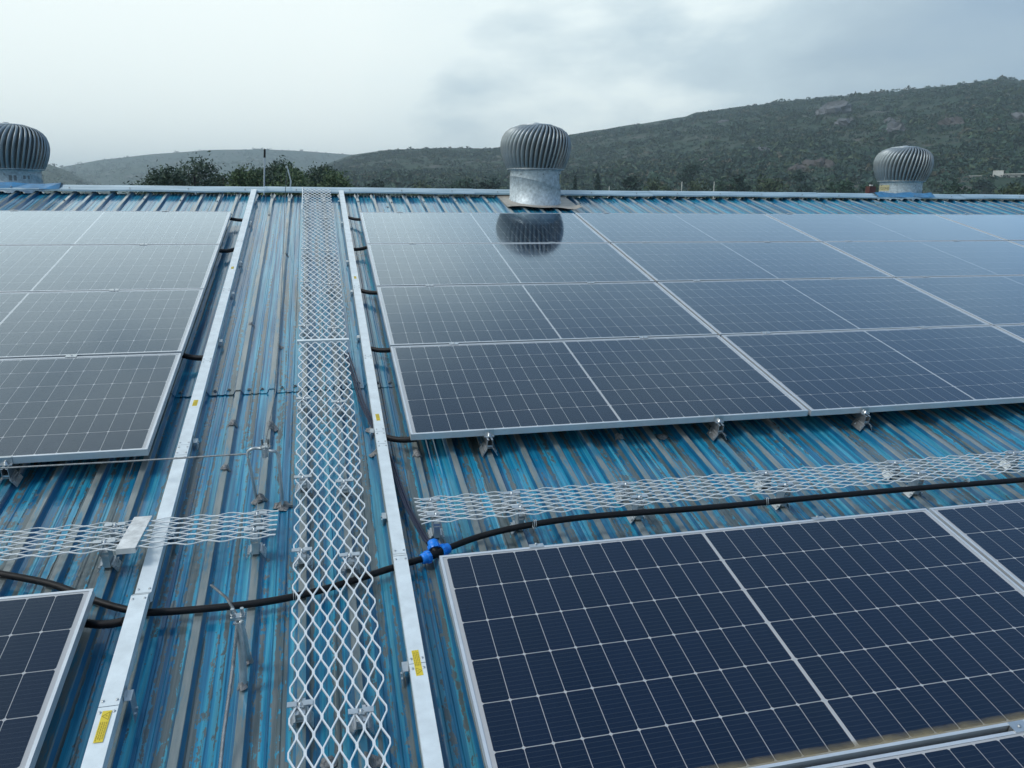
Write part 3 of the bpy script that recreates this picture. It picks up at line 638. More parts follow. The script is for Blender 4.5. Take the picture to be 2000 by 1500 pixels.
for r_ in range(4):
    for c_ in range(5):
        panel(c_ * PX, -r_ * PY, 'solar panel of the right upper array, %s row, %s column from the walkway' % (ROWN[r_], ORD[c_]), 'panels of the right upper array', True, r_ == 3, r_ > 0, 100 + r_ * 10 + c_)
    for c_ in range(2):
        panel(-1.243 - PW - c_ * PX, 0.015 - r_ * PY, 'pale reflecting solar panel of the left upper array, %s row, %s from the walkway' % (ROWN[r_], ORD[c_]), 'panels of the left upper array', True, r_ == 3, r_ > 0, 200 + r_ * 10 + c_)
for r_ in range(2):
    for c_ in range(2):
        panel(0.003 + c_ * PX, -5.575 - r_ * PY, 'dark solar panel of the near right array, %s row, %s column from the walkway' % (('upper', 'lower')[r_], ORD[c_]), 'panels of the near right array', True, False, r_ > 0, 300 + r_ * 10 + c_)
DIRT = bpy.data.materials.new('dirt_line'); DIRT.use_nodes = True; t = DIRT.node_tree; b = t.nodes['Principled BSDF']; b.inputs['Base Color'].default_value = (0.30, 0.25, 0.15, 1); b.inputs['Roughness'].default_value = 0.8
gc = N(t, 'ShaderNodeTexCoord'); sp = N(t, 'ShaderNodeSeparateXYZ'); t.links.new(gc.outputs['Object'], sp.inputs[0]); gn = N(t, 'ShaderNodeTexNoise', i_Scale=14.0, i_Detail=6.0); t.links.new(gc.outputs['Object'], gn.inputs['Vector'])
al = math_n(t, 'MULTIPLY', math_n(t, 'SUBTRACT', math_n(t, 'ADD', math_n(t, 'MULTIPLY', sp.outputs[1], -24.0), gn.outputs[0]), 0.35), 0.75, True); t.links.new(al, b.inputs['Alpha'])
mb = MB(); mb.add([(-PW / 2 + FW, 0, 0), (PW / 2 - FW, 0, 0), (PW / 2 - FW, 0.030, 0), (-PW / 2 + FW, 0.030, 0)], [(0, 1, 2, 3)]); mb.v = [(x, y - 0.030, z) for x, y, z in mb.v]
for o in [q for q in bpy.data.objects if q.get('label', '').startswith('dark solar panel of the near right array, upper')]: part('dirt_line', mb, DIRT, o, T(0, -PH / 2 + FW + 0.030, -0.0006))
panel(-1.260 - PW, -5.571, 'solar panel at the bottom left corner of the picture below the black pipe', 'panels of the near left array', True, False, False, 401)

# ------------------------------------------------------------------ expanded mesh walkways
MWD, MLN = 0.0507, 0.126
def mesh_strands(n_across, length, w=0.0050, h=0.0060, start=0.0):
    "expanded metal, strands running along local X, total width n_across*MWD along local Y (0 .. -width)"
    mb = MB(); hb = MWD / 2; fl = 0.010; per = int(math.ceil(length / MLN)) + 1
    for j in range(2 * n_across):
        lo, hi = j * hb + 0.0022, (j + 1) * hb - 0.0022
        pts = []; up = (j % 2 == 0)
        for i in range(-1, 2 * per + 1):
            xc = start + i * MLN / 2; y = lo if (i % 2 == 0) == up else hi
            for q in (-fl, fl):
                if -1e-6 <= xc + q <= length + 1e-6: pts.append((xc + q, -y, 0))
        if len(pts) > 1: mb.bar(pts, w, h)
    return mb
def wk_bracket(parent, x, y, zmesh, along, tall=False, tilt=0.0):
    "support under a walkway: foot on the rib, rail, clip with bolt on top. roof frame coordinates"
    mb = MB(); zt = ZT + 0.004
    rail_mb(mb, x, y - 0.032, y + 0.032, max(zt + 0.018, zmesh - 0.045), zmesh - 0.006, 0.032)
    if zmesh - 0.045 > zt + 0.02: mb.span((x - 0.013, y - 0.03, zt + 0.004), (x + 0.013, y + 0.03, zmesh - 0.044))
    foot_mb(mb, x, y, 0.060, zt + 0.018, 0.036)
    b_ = part('support_bracket', mb, ALU, parent)
    mb = MB(); w = 0.040
    for s in (-1, 1):
        if along == 'X': mb.span((x + s * 0.010, y - 0.010, zmesh + 0.0045), (x + s * (0.010 + w * 0.75), y + 0.010, zmesh + 0.0085))
        else: mb.span((x - 0.010, y + s * 0.010, zmesh + 0.0045), (x + 0.010, y + s * (0.010 + w * 0.75), zmesh + 0.0085))
    mb.span((x - 0.011, y - 0.011, zmesh - 0.003), (x + 0.011, y + 0.011, zmesh + 0.003)); part('clip', mb, ALU, b_)
    mb = MB(); mb.lathe([(0.0, 0.007), (0.004, 0.007), (0.005, 0.003), (0.008, 0.002), (0.008, 0.0)], 8, c=(x, y, zmesh + 0.003)); part('bolt', mb, ALU, b_)
ZW = -0.05; XWL, XWR = -0.566, -0.566 + 6 * MWD
JY = un(634, 665, ZW)[1]
def vwalk(y_top, y_bot, label, ybs, mats=MESHM):
    wk = thing('mesh_walkway', label, 'walkway', M @ T(0, 0, 0), 'expanded mesh walkways')
    mb = mesh_strands(6, y_top - y_bot, start=0.0)
    part('mesh_sheet', mb, MESHM, wk, T(XWR, y_top, ZW) @ Matrix.Rotation(-math.pi / 2, 4, 'Z') @ T(0, 0, 0))
    for yb in ybs:
        for k, dy in ((-5, 0.0), (-4, -0.06)): wk_bracket(wk, xr(k), yb + dy, ZW, 'X')
    return wk
w1 = vwalk(1.30, JY + 0.016, 'upper length of the vertical mesh walkway, from the ridge to the joint bar', [0.75, 0.0, -1.14, -2.03, -2.95])
w2 = vwalk(JY - 0.016, -7.35, 'lower length of the vertical mesh walkway, from the joint bar downwards', [-4.04, -4.85, -5.40, -6.19, -6.95])
mb = MB(); mb.span((XWL - 0.012, JY - 0.013, ZW + 0.0045), (XWR + 0.012, JY + 0.013, ZW + 0.0075)); mb.span((XWL - 0.012, JY - 0.013, ZW - 0.012), (XWR + 0.012, JY - 0.0105, ZW + 0.0045)); mb.span((XWL - 0.012, JY + 0.0105, ZW - 0.012), (XWR + 0.012, JY + 0.013, ZW + 0.0045)); part('joint_bar', mb, TRAY, w2)
mb = MB(); mb.tube([(XWL - 0.006, 1.31, ZW), (XWL - 0.006, 0.30, ZW)], 0.006, 8); mb.lathe([(0.0, 0.013), (0.009, 0.009), (0.012, 0.0), (0.009, -0.009), (0.0, -0.012)], 10, c=(XWL - 0.006, 1.32, ZW)); part('edge_rod', mb, TRAY, w1)
# level walkways across the slope: their front edge is lifted so that the tread lies level
HYB = -5.085; HZB = -0.052
def hwalk(x0, x1, label, ribs, nac=6):
    wk = thing('mesh_walkway', label, 'walkway', M.copy(), 'expanded mesh walkways')
    mw = T(x0, HYB, HZB) @ Matrix.Rotation(-SLOPE, 4, 'X')
    part('mesh_sheet', mesh_strands(nac, x1 - x0, w=0.0044, h=0.0034, start=0.005), MESHM, wk, mw)
    for k in ribs:
        for dist in (0.045, 0.215):
            y = HYB - dist * math.cos(SLOPE); z = HZB + dist * math.sin(SLOPE); wk_bracket(wk, xr(k), y, z, 'X')
    return wk, mw
hr, mwr = hwalk(-0.058, 4.9, 'level mesh walkway running right beside the black pipe', (-2, 0, 3, 7, 11, 15, 19, 23))
hl, mwl = hwalk(-2.6, -0.624, 'level mesh walkway on the left crossing over the white trunking', (-6, -9, -12, -15))
pxl = un(283, 1010, -0.04)[0]
mb = MB(); mb.span((pxl - 2.6 * 0 - 0.045, -0.312, 0.006), (pxl + 0.025, 0.012, 0.0095)); mb.span((pxl - 0.045, -0.312, -0.010), (pxl + 0.025, -0.309, 0.006)); mb.span((pxl - 0.045, -0.312, -0.0125), (pxl + 0.025, -0.27, -0.010))
part('cover_plate', mb, PLATE, hl, T(0, HYB, HZB) @ Matrix.Rotation(-SLOPE, 4, 'X'))

# ------------------------------------------------------------------ cable trunking
def label_on(parent, x, y, z, w, l, flip, small=False):
    "yellow warning sticker: triangle with a bolt and four lines of unreadable print"
    mb = MB(); mb.span((-w / 2, -l / 2, 0), (w / 2, l / 2, 0.0006)); s = -1 if flip else 1
    o = part('warning_label', mb, YEL, parent, T(x, y, z) @ Matrix.Rotation(0.03 if flip else -0.02, 4, 'Z'))
    ink = MB(); zz = 0.0010
    t0, t1 = s * l * 0.45, s * l * 0.20
    tri = [(w * 0.36, t0), (w * 0.36, t1), (-w * 0.40, (t0 + t1) / 2)] if not flip else [(-w * 0.36, t0), (-w * 0.36, t1), (w * 0.40, (t0 + t1) / 2)]
    for a, c in zip(tri, tri[1:] + tri[:1]): ink.bar([(a[0], a[1], zz), (c[0], c[1], zz)], l * 0.018, 0.0003)
    cx = sum(p[0] for p in tri) / 3; cy = (t0 + t1) / 2
    ink.bar([(cx - w * 0.14, cy, zz), (cx, cy + l * 0.02, zz), (cx, cy - l * 0.02, zz), (cx + w * 0.14, cy, zz)], l * 0.014, 0.0003)
    r = random.Random(int(1000 * abs(y)))
    for k in range(4):
        xx = w * (-0.33 + 0.22 * k); yy = l * 0.13; end = -l * (0.46 - 0.05 * (k % 2))
        while yy > end:
            q = r.uniform(0.04, 0.10) * l; ink.span((xx - w * 0.05, s * yy, zz - 0.0002), (xx + w * 0.05, s * max(yy - q, end), zz + 0.0002)); yy -= q + 0.02 * l
    part('print', ink, INK, o)
def trunking(name, label, xu, wu, zu, ye_u, xl, wl, zl, ys_l, jup, jlo, side):
    """upper length at height zu, a bent piece, lower length at height zl; wu/wl widths, heights 0.042"""
    t_ = thing(name, label, 'cable trunking', M.copy(), 'white cable trunkings'); hgt = 0.042
    def run(x, w, z, ys):
        for a, c in zip(ys[:-1], ys[1:]):
            mb = MB(); mb.span((x - w / 2 + 0.0015, c + 0.0014, z - hgt), (x + w / 2 - 0.0015, a - 0.0014, z - 0.0015)); mb.span((x - w / 2, c + 0.0014, z - 0.0014), (x + w / 2, a - 0.0014, z))
            mb.span((x - w / 2, c + 0.0014, z - 0.010), (x - w / 2 + 0.0012, a - 0.0014, z - 0.0014)); mb.span((x + w / 2 - 0.0012, c + 0.0014, z - 0.010), (x + w / 2, a - 0.0014, z - 0.0014))
            o = part('trunking_length', mb, TRAY, t_)
            for yy in (a - 0.022, c + 0.022):
                for s in (-1, 1):
                    sb = MB(); sb.lathe([(0.0, 0.0026), (0.0024, 0.0026), (0.0048, 0.0018), (0.0052, 0.0)], 10, c=(x + s * (w / 2 - 0.009), yy, z)); part('screw', sb, STEEL, o)
    run(xu, wu, zu, [1.28] + jup + [ye_u]); run(xl, wl, zl, [ys_l] + jlo + [-7.6])
    mb = MB(); vs = []
    for (x, w, z, y) in ((xu, wu, zu, ye_u - 0.0008), (xl, wl, zl, ys_l + 0.0008)):
        vs += [(x - w / 2, y, z - hgt), (x + w / 2, y, z - hgt), (x + w / 2, y, z), (x - w / 2, y, z)]
    mb.add(vs, [(0, 1, 5, 4), (1, 2, 6, 5), (2, 3, 7, 6), (3, 0, 4, 7)]); part('bent_piece', mb, TRAY, t_)
    k = 0; y = 0.9
    while y > -7.4:      # supports standing on the rib beside the trunking
        low = y < ys_l; x, w, z = (xl, wl, zl) if low else (xu, wu, zu)
        mb = MB(); sx = side * (1 if k % 2 else 1); e = x + sx * w / 2
        mb.span((e, y - 0.022, z - hgt + 0.004), (e + sx * 0.002, y + 0.022, z - 0.014)); mb.span((e + sx * 0.002, y - 0.022, z - hgt + 0.004), (e + sx * 0.020, y + 0.022, z - hgt + 0.0065))
        mb.span((e + sx * 0.018, y - 0.024, ZP + 0.004), (e + sx * 0.0205, y + 0.024, z - hgt + 0.004))
        for q in (-0.012, 0.012): mb.box((e + sx * 0.0225, y + q, ZP + 0.03), (0.005, 0.008, 0.008))
        part('support_bracket', mb, ALU, t_); y -= (0.93, 1.31, 0.78)[k % 3]; k += 1
    return t_
def yj(x, y, z): return float(un(x, y, z)[1])
TL = trunking('cable_trunking', 'white metal cable trunking left of the mesh walkway, stepping up over the pipe', -1.104, 0.057, -0.058, -5.555, -1.094, 0.058, -0.002, -5.63,
              [yj(470, 471, -.058), yj(437, 566, -.058), yj(403, 704, -.058), yj(355, 869, -.058), yj(345, 889, -.058)], [yj(215, 1378, 0)], 1)
label_on(TL, -1.094, yj(198, 1419, 0), 0.0002, 0.026, 0.115, False)
label_on(TL, -1.104, yj(381, 787, -.058), -0.0578, 0.024, 0.07, False)
label_on(TL, -1.104, yj(453, 523, -.058), -0.0578, 0.020, 0.06, False)
TR = trunking('cable_trunking', 'white metal cable trunking right of the mesh walkway beside the right array', -0.143, 0.053, -0.060, -5.465, -0.147, 0.056, -0.030, -5.515,
              [yj(680, 470, -.06), yj(690, 560, -.06), yj(712, 697, -.06), yj(745, 842, -.06), yj(750, 866, -.06)], [yj(818, 1295, -.03)], -1)
label_on(TR, -0.147, yj(818, 1294, -.03), -0.0298, 0.024, 0.115, True)
label_on(TR, -0.143, yj(738, 815, -.06), -0.0598, 0.020, 0.075, True)
label_on(TR, -0.143, yj(692, 542, -.06), -0.0598, 0.018, 0.06, True)

# ------------------------------------------------------------------ corrugated conduits from panels to trunking
def conduit(x0, y0, x1, y1, za, zb, r, label):
    a, c = un(x0, y0, za), un(x1, y1, zb); n = 22; pts = []; sc = []
    for i in range(n):
        q = i / (n - 1); p = a + (c - a) * q; pts.append((p[0], p[1], p[2] - 0.012 * math.sin(math.pi * q))); sc.append(1.0 if i % 2 else 0.9)
    mb = MB(); mb.tube(pts, r, 10, scale=sc); o = part('conduit', mb, BLACK, None, M.copy()); tag(o, label, 'conduit', 'short black conduits between panels and trunking')
for a in [(436, 423, 482, 430, -0.05, -0.075, 0.017, 'short black conduit at the top row of the left array'), (424, 489, 462, 486, -0.055, -0.078, 0.018, 'short black conduit at the second row of the left array'),
          (346, 690, 402, 699, -0.055, -0.078, 0.018, 'short black conduit at the bottom row of the left array'), (160, 1216, 244, 1213, -0.075, -0.030, 0.016, 'short black conduit at the near left panel under the pipe'),
          (678, 424, 712, 428, -0.078, -0.05, 0.016, 'short black conduit at the top row of the right array'), (688, 487, 724, 480, -0.078, -0.05, 0.016, 'short black conduit at the second row of the right array'),
          (700, 566, 745, 571, -0.078, -0.05, 0.017, 'short black conduit at the third row of the right array'), (720, 680, 772, 682, -0.078, -0.05, 0.017, 'short black conduit at the top of the bottom row of the right array'),
          (750, 853, 812, 857, -0.078, -0.045, 0.017, 'short black conduit at the lower corner of the right array')]: conduit(*a)

# ------------------------------------------------------------------ water pipe with tee
def smooth_path(P, n=6):
    P = [np.array(p, float) for p in P]; out = []
    for i in range(len(P) - 1):
        p0, p1, p2, p3 = P[max(0, i - 1)], P[i], P[i + 1], P[min(len(P) - 1, i + 2)]
        for k in range(n):
            t_ = k / n; out.append(0.5 * ((2 * p1) + (-p0 + p2) * t_ + (2 * p0 - 5 * p1 + 4 * p2 - p3) * t_ ** 2 + (-p0 + 3 * p1 - 3 * p2 + p3) * t_ ** 3))
    out.append(P[-1]); return [tuple(p) for p in out]
RP = 0.0138; ZPI = ZT + RP + 0.001
PIPE = thing('water_pipe', 'black plastic water pipe running across the roof with a blue tee joint', 'pipe', M.copy())
pl = [tuple(un(x, y, ZPI)) for x, y in ((-60, 1112), (0, 1121), (100, 1141), (180, 1171), (240, 1189), (300, 1196), (460, 1183), (560, 1168), (650, 1146), (760, 1111), (835, 1088), (851, 1081))]
zr = -0.020
prr = [tuple(un(x, y, z)) for x, y, z in ((851, 1081, ZPI), (872, 1072, ZPI), (930, 1050, ZPI + 0.010), (1000, 1032, -0.060), (1100, 1015, -0.035), (1200, 1005, zr), (1400, 990, zr), (1600, 971, zr), (1800, 953, zr), (2000, 937, zr))]; prr += [(4.0, prr[-1][1], zr), (5.3, prr[-1][1], zr)]
mb = MB(); mb.tube(smooth_path(pl), RP, 14); part('pipe_run', mb, BLACK, PIPE)
mb = MB(); mb.tube(smooth_path(prr), RP, 14); part('pipe_run', mb, BLACK, PIPE)
tee = Vector(pl[-1]); ax = (Vector(prr[1]) - Vector(pl[-2])).normalized(); br = Vector((-0.12, 0.9, 0.42)).normalized()
mb = MB(); mb.tube([tee - ax * 0.050, tee + ax * 0.050], 0.0185, 14); mb.tube([tee, tee + br * 0.036], 0.0190, 14); te = part('tee_body', mb, BLACK, PIPE)
def nut(c, d):
    mb = MB(); d = Vector(d).normalized(); c = Vector(c); n = 20
    rr_ = lambda k: 0.0375 + (0.0022 if k % 2 else 0)
    mb.tube([c - d * 0.019, c - d * 0.001, c], 0.0265, 18, scale=[0.97, 1.0, 0.9]); mb.tube([c, c + d * 0.017, c + d * 0.020], 0.0232, 18, scale=[1, 0.97, 0.85])
    q = d.to_track_quat('Z', 'Y').to_matrix()
    for k in range(9):
        a = 2 * math.pi * k / 9; o = q @ Vector((math.cos(a) * 0.0268, math.sin(a) * 0.0268, 0)); m = q @ Matrix.Rotation(a, 3, 'Z')
        mb.box(c - d * 0.0095 + o, (0.0022, 0.0034, 0.017), m)
    part('compression_nut', mb, BLUEP, te)
nut(tee - ax * 0.050, -ax); nut(tee + ax * 0.048, ax); nut(tee + br * 0.040, br)
for x, y in ((1044, 1026), (1496, 982), (1888, 944), (576, 1166)):
    p = Vector(un(x, y, zr if x > 900 else ZPI)); mb = MB()
    for dx in (-0.004, 0.004):
        ring = [(p.x + dx, p.y + (RP + 0.002) * math.cos(a), p.z + (RP + 0.002) * math.sin(a) + (0.012 if 1 < a < 2.2 else 0)) for a in np.linspace(0, 6.28, 15)]
        mb.tube(ring, 0.0016, 5, cap=False)
    part('wire_tie', mb, STEEL, PIPE)

# ------------------------------------------------------------------ cables beside the right trunking
CB = thing('cable_bundle', 'thin dark blue cables sagging beside the right trunking', 'cable', M.copy())
for k, (dx, dz) in enumerate(((0, 0), (0.011, 0.002), (-0.010, 0.004))):
    pts = [un(x + dx * 400, y, z) + np.array([0, 0, dz]) for x, y, z in ((676, 690, -0.10), (690, 730, -0.10), (706, 785, -0.10), (728, 830, -0.105), (745, 862, -0.11), (764, 905, -0.105), (780, 950, -0.10), (793, 985, -0.10), (806, 1010, -0.10), (826, 1046, -0.10), (838, 1062, -0.10))]
    mb = MB(); mb.tube(smooth_path([tuple(p) for p in pts], 4), 0.0052, 7); part('cable', mb, CABLE, CB)

# ------------------------------------------------------------------ lifeline anchors and wire ropes
A1 = thing('lifeline_anchor', 'bent galvanised anchor hoop with bolted clip standing left of the walkway', 'anchor', M.copy(), 'lifeline anchors')
fl_, fr_ = un(502, 974, ZT), un(550, 982, ZT); ht = 0.265
hoop = [tuple(fl_ + np.array([-0.002, 0, -0.03])), tuple(fl_ + np.array([-0.012, 0, ht * 0.5])), tuple(fl_ + np.array([-0.022, 0, ht * 0.86])), tuple(fl_ + np.array([-0.008, 0, ht * 0.985])), tuple(fl_ + np.array([0.03, 0, ht])),
        tuple(fr_ + np.array([-0.03, 0.02, ht])), tuple(fr_ + np.array([-0.006, 0.02, ht * 0.97])), tuple(fr_ + np.array([0.002, 0.012, ht * 0.84])), tuple(fr_ + np.array([0.004, 0.005, ht * 0.45])), tuple(fr_ + np.array([0.004, 0, -0.03]))]
mb = MB(); mb.tube(smooth_path(hoop, 5), 0.0068, 10); part('hoop', mb, GALV, A1)
ctr = (np.array(hoop[4]) + np.array(hoop[5])) / 2
mb = MB(); mb.box(ctr + np.array([0, -0.004, -0.006]), (0.026, 0.020, 0.050)); mb.box(ctr + np.array([0.004, 0.03, 0.006]), (0.034, 0.016, 0.012)); cl = part('clip', mb, STEEL, A1)
for dz in (0.012, -0.022):
    mb = MB(); mb.tube([ctr + np.array([0, -0.010, dz]), ctr + np.array([0, -0.018, dz])], 0.012, 6); mb.tube([ctr + np.array([0, -0.018, dz]), ctr + np.array([0, -0.030, dz])], 0.006, 8); part('bolt', mb, STEEL, cl)
for dx in (-0.012, 0.014):
    mb = MB(); mb.tube([ctr + np.array([dx, 0.03, 0.010]), ctr + np.array([dx, 0.034, 0.034])], 0.0055, 7); mb.tube([ctr + np.array([dx * 1.3, 0.002, 0.0]), ctr + np.array([dx * 1.6, 0.018, 0.006]), ctr + np.array([dx * 0.8, 0.03, 0.008])], 0.005, 6); part('bolt', mb, DARKST, cl)
A2 = thing('lifeline_anchor', 'upright galvanised anchor with a two bolt rope clip and frayed rope end', 'anchor', M.copy(), 'lifeline anchors')
fa, fb = un(483, 1288, ZT), un(475, 1340, ZT); tp = un(465, 1203, 0.122)
for f_ in (fa, fb):
    mb = MB(); mb.tube([f_ + np.array([0, 0, -0.02]), f_ * 0.55 + tp * 0.45 + np.array([0.004, 0, 0]), tp + (f_ - tp) * np.array([0.15, 0.25, 0.04])], 0.0125, 10, scale=[1, 1.0, 0.85]); part('leg', mb, GALV, A2)
mb = MB(); mb.box(tp + np.array([0, -0.006, 0.002]), (0.046, 0.022, 0.012)); mb.tube([tp + np.array([-0.014, -0.016, -0.012]), tp + np.array([0.004, -0.022, -0.020]), tp + np.array([0.014, -0.012, -0.008])], 0.008, 8); cl = part('rope_clip', mb, STEEL, A2)
for dx in (-0.015, 0.015):
    mb = MB(); mb.tube([tp + np.array([dx, -0.006, 0.008]), tp + np.array([dx, -0.006, 0.016])], 0.0095, 6); mb.tube([tp + np.array([dx, -0.006, 0.016]), tp + np.array([dx, -0.005, 0.036])], 0.0062, 9); part('bolt', mb, STEEL, cl)
ROPE = plain('wire_strand', (0.26, 0.28, 0.29), 0.45, 0.6, var=0.3, scale=50)
def rope(pts, r, label, m=ROPE):
    mb = MB(); P = [Vector(p) for p in pts]; Ltot = sum((b_ - a_).length for a_, b_ in zip(P[:-1], P[1:]))
    n = max(8, int(Ltot / 0.008)); n = min(n, 420); cum = [0]
    for a_, b_ in zip(P[:-1], P[1:]): cum.append(cum[-1] + (b_ - a_).length)
    def at_(s):
        for i in range(len(P) - 1):
            if s <= cum[i + 1] or i == len(P) - 2: return P[i].lerp(P[i + 1], (s - cum[i]) / max(1e-6, cum[i + 1] - cum[i]))
    for st in range(5):
        q = []
        for i in range(n + 1):
            s = Ltot * i / n; c = at_(s); d = (at_(min(Ltot, s + 0.01)) - at_(max(0, s - 0.01))).normalized(); u = d.cross(Vector((0, 0, 1))); u.normalize(); v = u.cross(d)
            a = 2 * math.pi * (st / 5 + s / 0.045); q.append(c + (u * math.cos(a) + v * math.sin(a)) * r * 0.55)
        mb.tube(q, r * 0.5, 4, cap=False)
    o = part('wire_rope', mb, m, None, M.copy()); tag(o, label, 'rope', 'steel lifeline ropes')
c1 = un(490, 886, 0.10)
rope([tuple(c1), tuple(un(250, 901, 0.04)), tuple(un(-120, 921, 0.02))], 0.0045, 'steel rope stretched left from the anchor hoop past the left array')
rope([tuple(ctr + np.array([0, 0.03, 0.01])), tuple(un(538, 765, 0.02)), tuple(un(547, 620, -0.04)), tuple(un(553, 500, -0.05)), tuple(un(557, 380, 0.04)), tuple(un(560, 333, 0.35))], 0.0036, 'thin steel rope from the anchor hoop up to the ridge bracket', DARKST)
rope([tuple(tp + np.array([-0.002, -0.016, -0.008])), tuple(un(461, 1245, 0.07)), tuple(un(455, 1300, 0.0)), tuple(un(436, 1440, -0.06)), tuple(un(430, 1500, -0.08)), tuple(un(418, 1620, -0.09))], 0.0062, 'twisted steel rope running down from the near anchor')
rope([tuple(tp + np.array([0.0, -0.004, 0.0])), tuple(un(443, 1168, 0.15)), tuple(un(412, 1142, 0.17))], 0.0052, 'frayed loose rope end sticking up from the near anchor', DARKST)

# ------------------------------------------------------------------ ridge poles
def ridge_pole(x, y, ybot, r, cap, label, lean=0.0):
    b_ = M @ Vector(un(x, ybot, -0.05)); d = math.hypot(b_.x - CX, b_.y - CY) + 0.35; top = at(x + lean, y, d); bot = at(x, ybot, d)
    q = thing('ridge_pole', label, 'pole', T(bot[0], bot[1], bot[2] - 0.15), 'poles on the ridge'); v = Vector(top - bot) + Vector((0, 0, 0.15))
    mb = MB(); mb.tube([(0, 0, 0), tuple(v * (1 - cap))], r, 9); part('shaft', mb, POLE, q)
    mb = MB(); mb.tube([tuple(v * (1 - cap)), tuple(v)], r * 1.35, 9); part('grip', mb, BLACK, q)
ridge_pole(514, 291, 364, 0.0085, 0.17, 'tall thin grey pole with black top behind the ridge', 3)
ridge_pole(381, 344, 364, 0.0085, 0.6, 'short leaning dark pole behind the ridge on the left', -2)
bk = M @ Vector((un(566, 368, -0.05)[0], APY + 0.02, APZ + 0.05)); d = math.hypot(bk.x - CX, bk.y - CY)
BR = thing('ridge_bracket', 'bent flat steel bracket on the ridge holding the lifeline rope', 'bracket', T(*bk))
tpb = Vector(at(560, 326, d)) - bk
mb = MB(); mb.bar([(0.0, 0, -0.02), (0.012, 0, 0.06), tuple(tpb + Vector((0.012, 0, -0.03))), tuple(tpb)], 0.016, 0.005, up=(0, 1, 0)); part('strap', mb, GALV, BR)
mb = MB(); mb.box(tpb, (0.028, 0.012, 0.022)); mb.tube([tpb + Vector((0.006, -0.006, 0.004)), tpb + Vector((0.006, -0.016, 0.004))], 0.006, 6); part('clip', mb, STEEL, BR)
mb = MB(); mb.box((0.0, 0, -0.03), (0.10, 0.06, 0.012)); part('foot', mb, DARKST, BR)

# ------------------------------------------------------------------ turbine ventilators
NV = 44
def vane_mesh():
    prof = [(0.332, 0.0), (0.350, 0.03), (0.372, 0.075), (0.394, 0.13), (0.411, 0.19), (0.419, 0.25), (0.415, 0.315), (0.398, 0.375), (0.362, 0.428), (0.305, 0.470), (0.225, 0.498)]
    mb = MB(); vs = []; dl = 2 * math.pi / NV
    for i, (r, z) in enumerate(prof):
        t_ = i / (len(prof) - 1); tw = 0.10 * t_ + 0.34 * t_ ** 3; ins = 0.80 + 0.06 * abs(2 * t_ - 1) ** 2
        for k in range(5):
            q = k / 4; a = tw + dl * 1.22 * q; rr_ = r * (1 - (1 - ins) * q ** 1.25) + 0.004 * math.sin(math.pi * q)
            vs.append((rr_ * math.sin(a), -rr_ * math.cos(a), z))
        a = tw - 0.012; vs.append((r * 0.965 * math.sin(a), -r * 0.965 * math.cos(a), z))      # folded lip on the leading edge
    n = 6; fs = []
    for i in range(len(prof) - 1):
        for k in range(4): fs.append((i * n + k, i * n + k + 1, i * n + n + k + 1, i * n + n + k))
        fs.append((i * n + 5, i * n, i * n + n, i * n + n + 5))
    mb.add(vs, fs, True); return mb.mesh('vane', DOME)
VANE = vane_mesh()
FONT = None
def word_mesh(txt, size, R_, a0, z0):
    "lettering bent round the neck: starts at angle a0 (0 = facing -Y, growing to +X)"
    cu = bpy.data.curves.new('lettering', 'FONT'); cu.body = txt; cu.size = size; ob = bpy.data.objects.new('tmp', cu); COL.objects.link(ob)
    dg = bpy.context.evaluated_depsgraph_get(); me = bpy.data.meshes.new_from_object(ob.evaluated_get(dg)); bpy.data.objects.remove(ob)
    for v in me.vertices:
        a = a0 + v.co.x / R_; v.co = (R_ * math.sin(a), -R_ * math.cos(a), z0 + v.co.y)
    me.materials.clear(); me.materials.append(LETTER); me.name = 'lettering'; return me
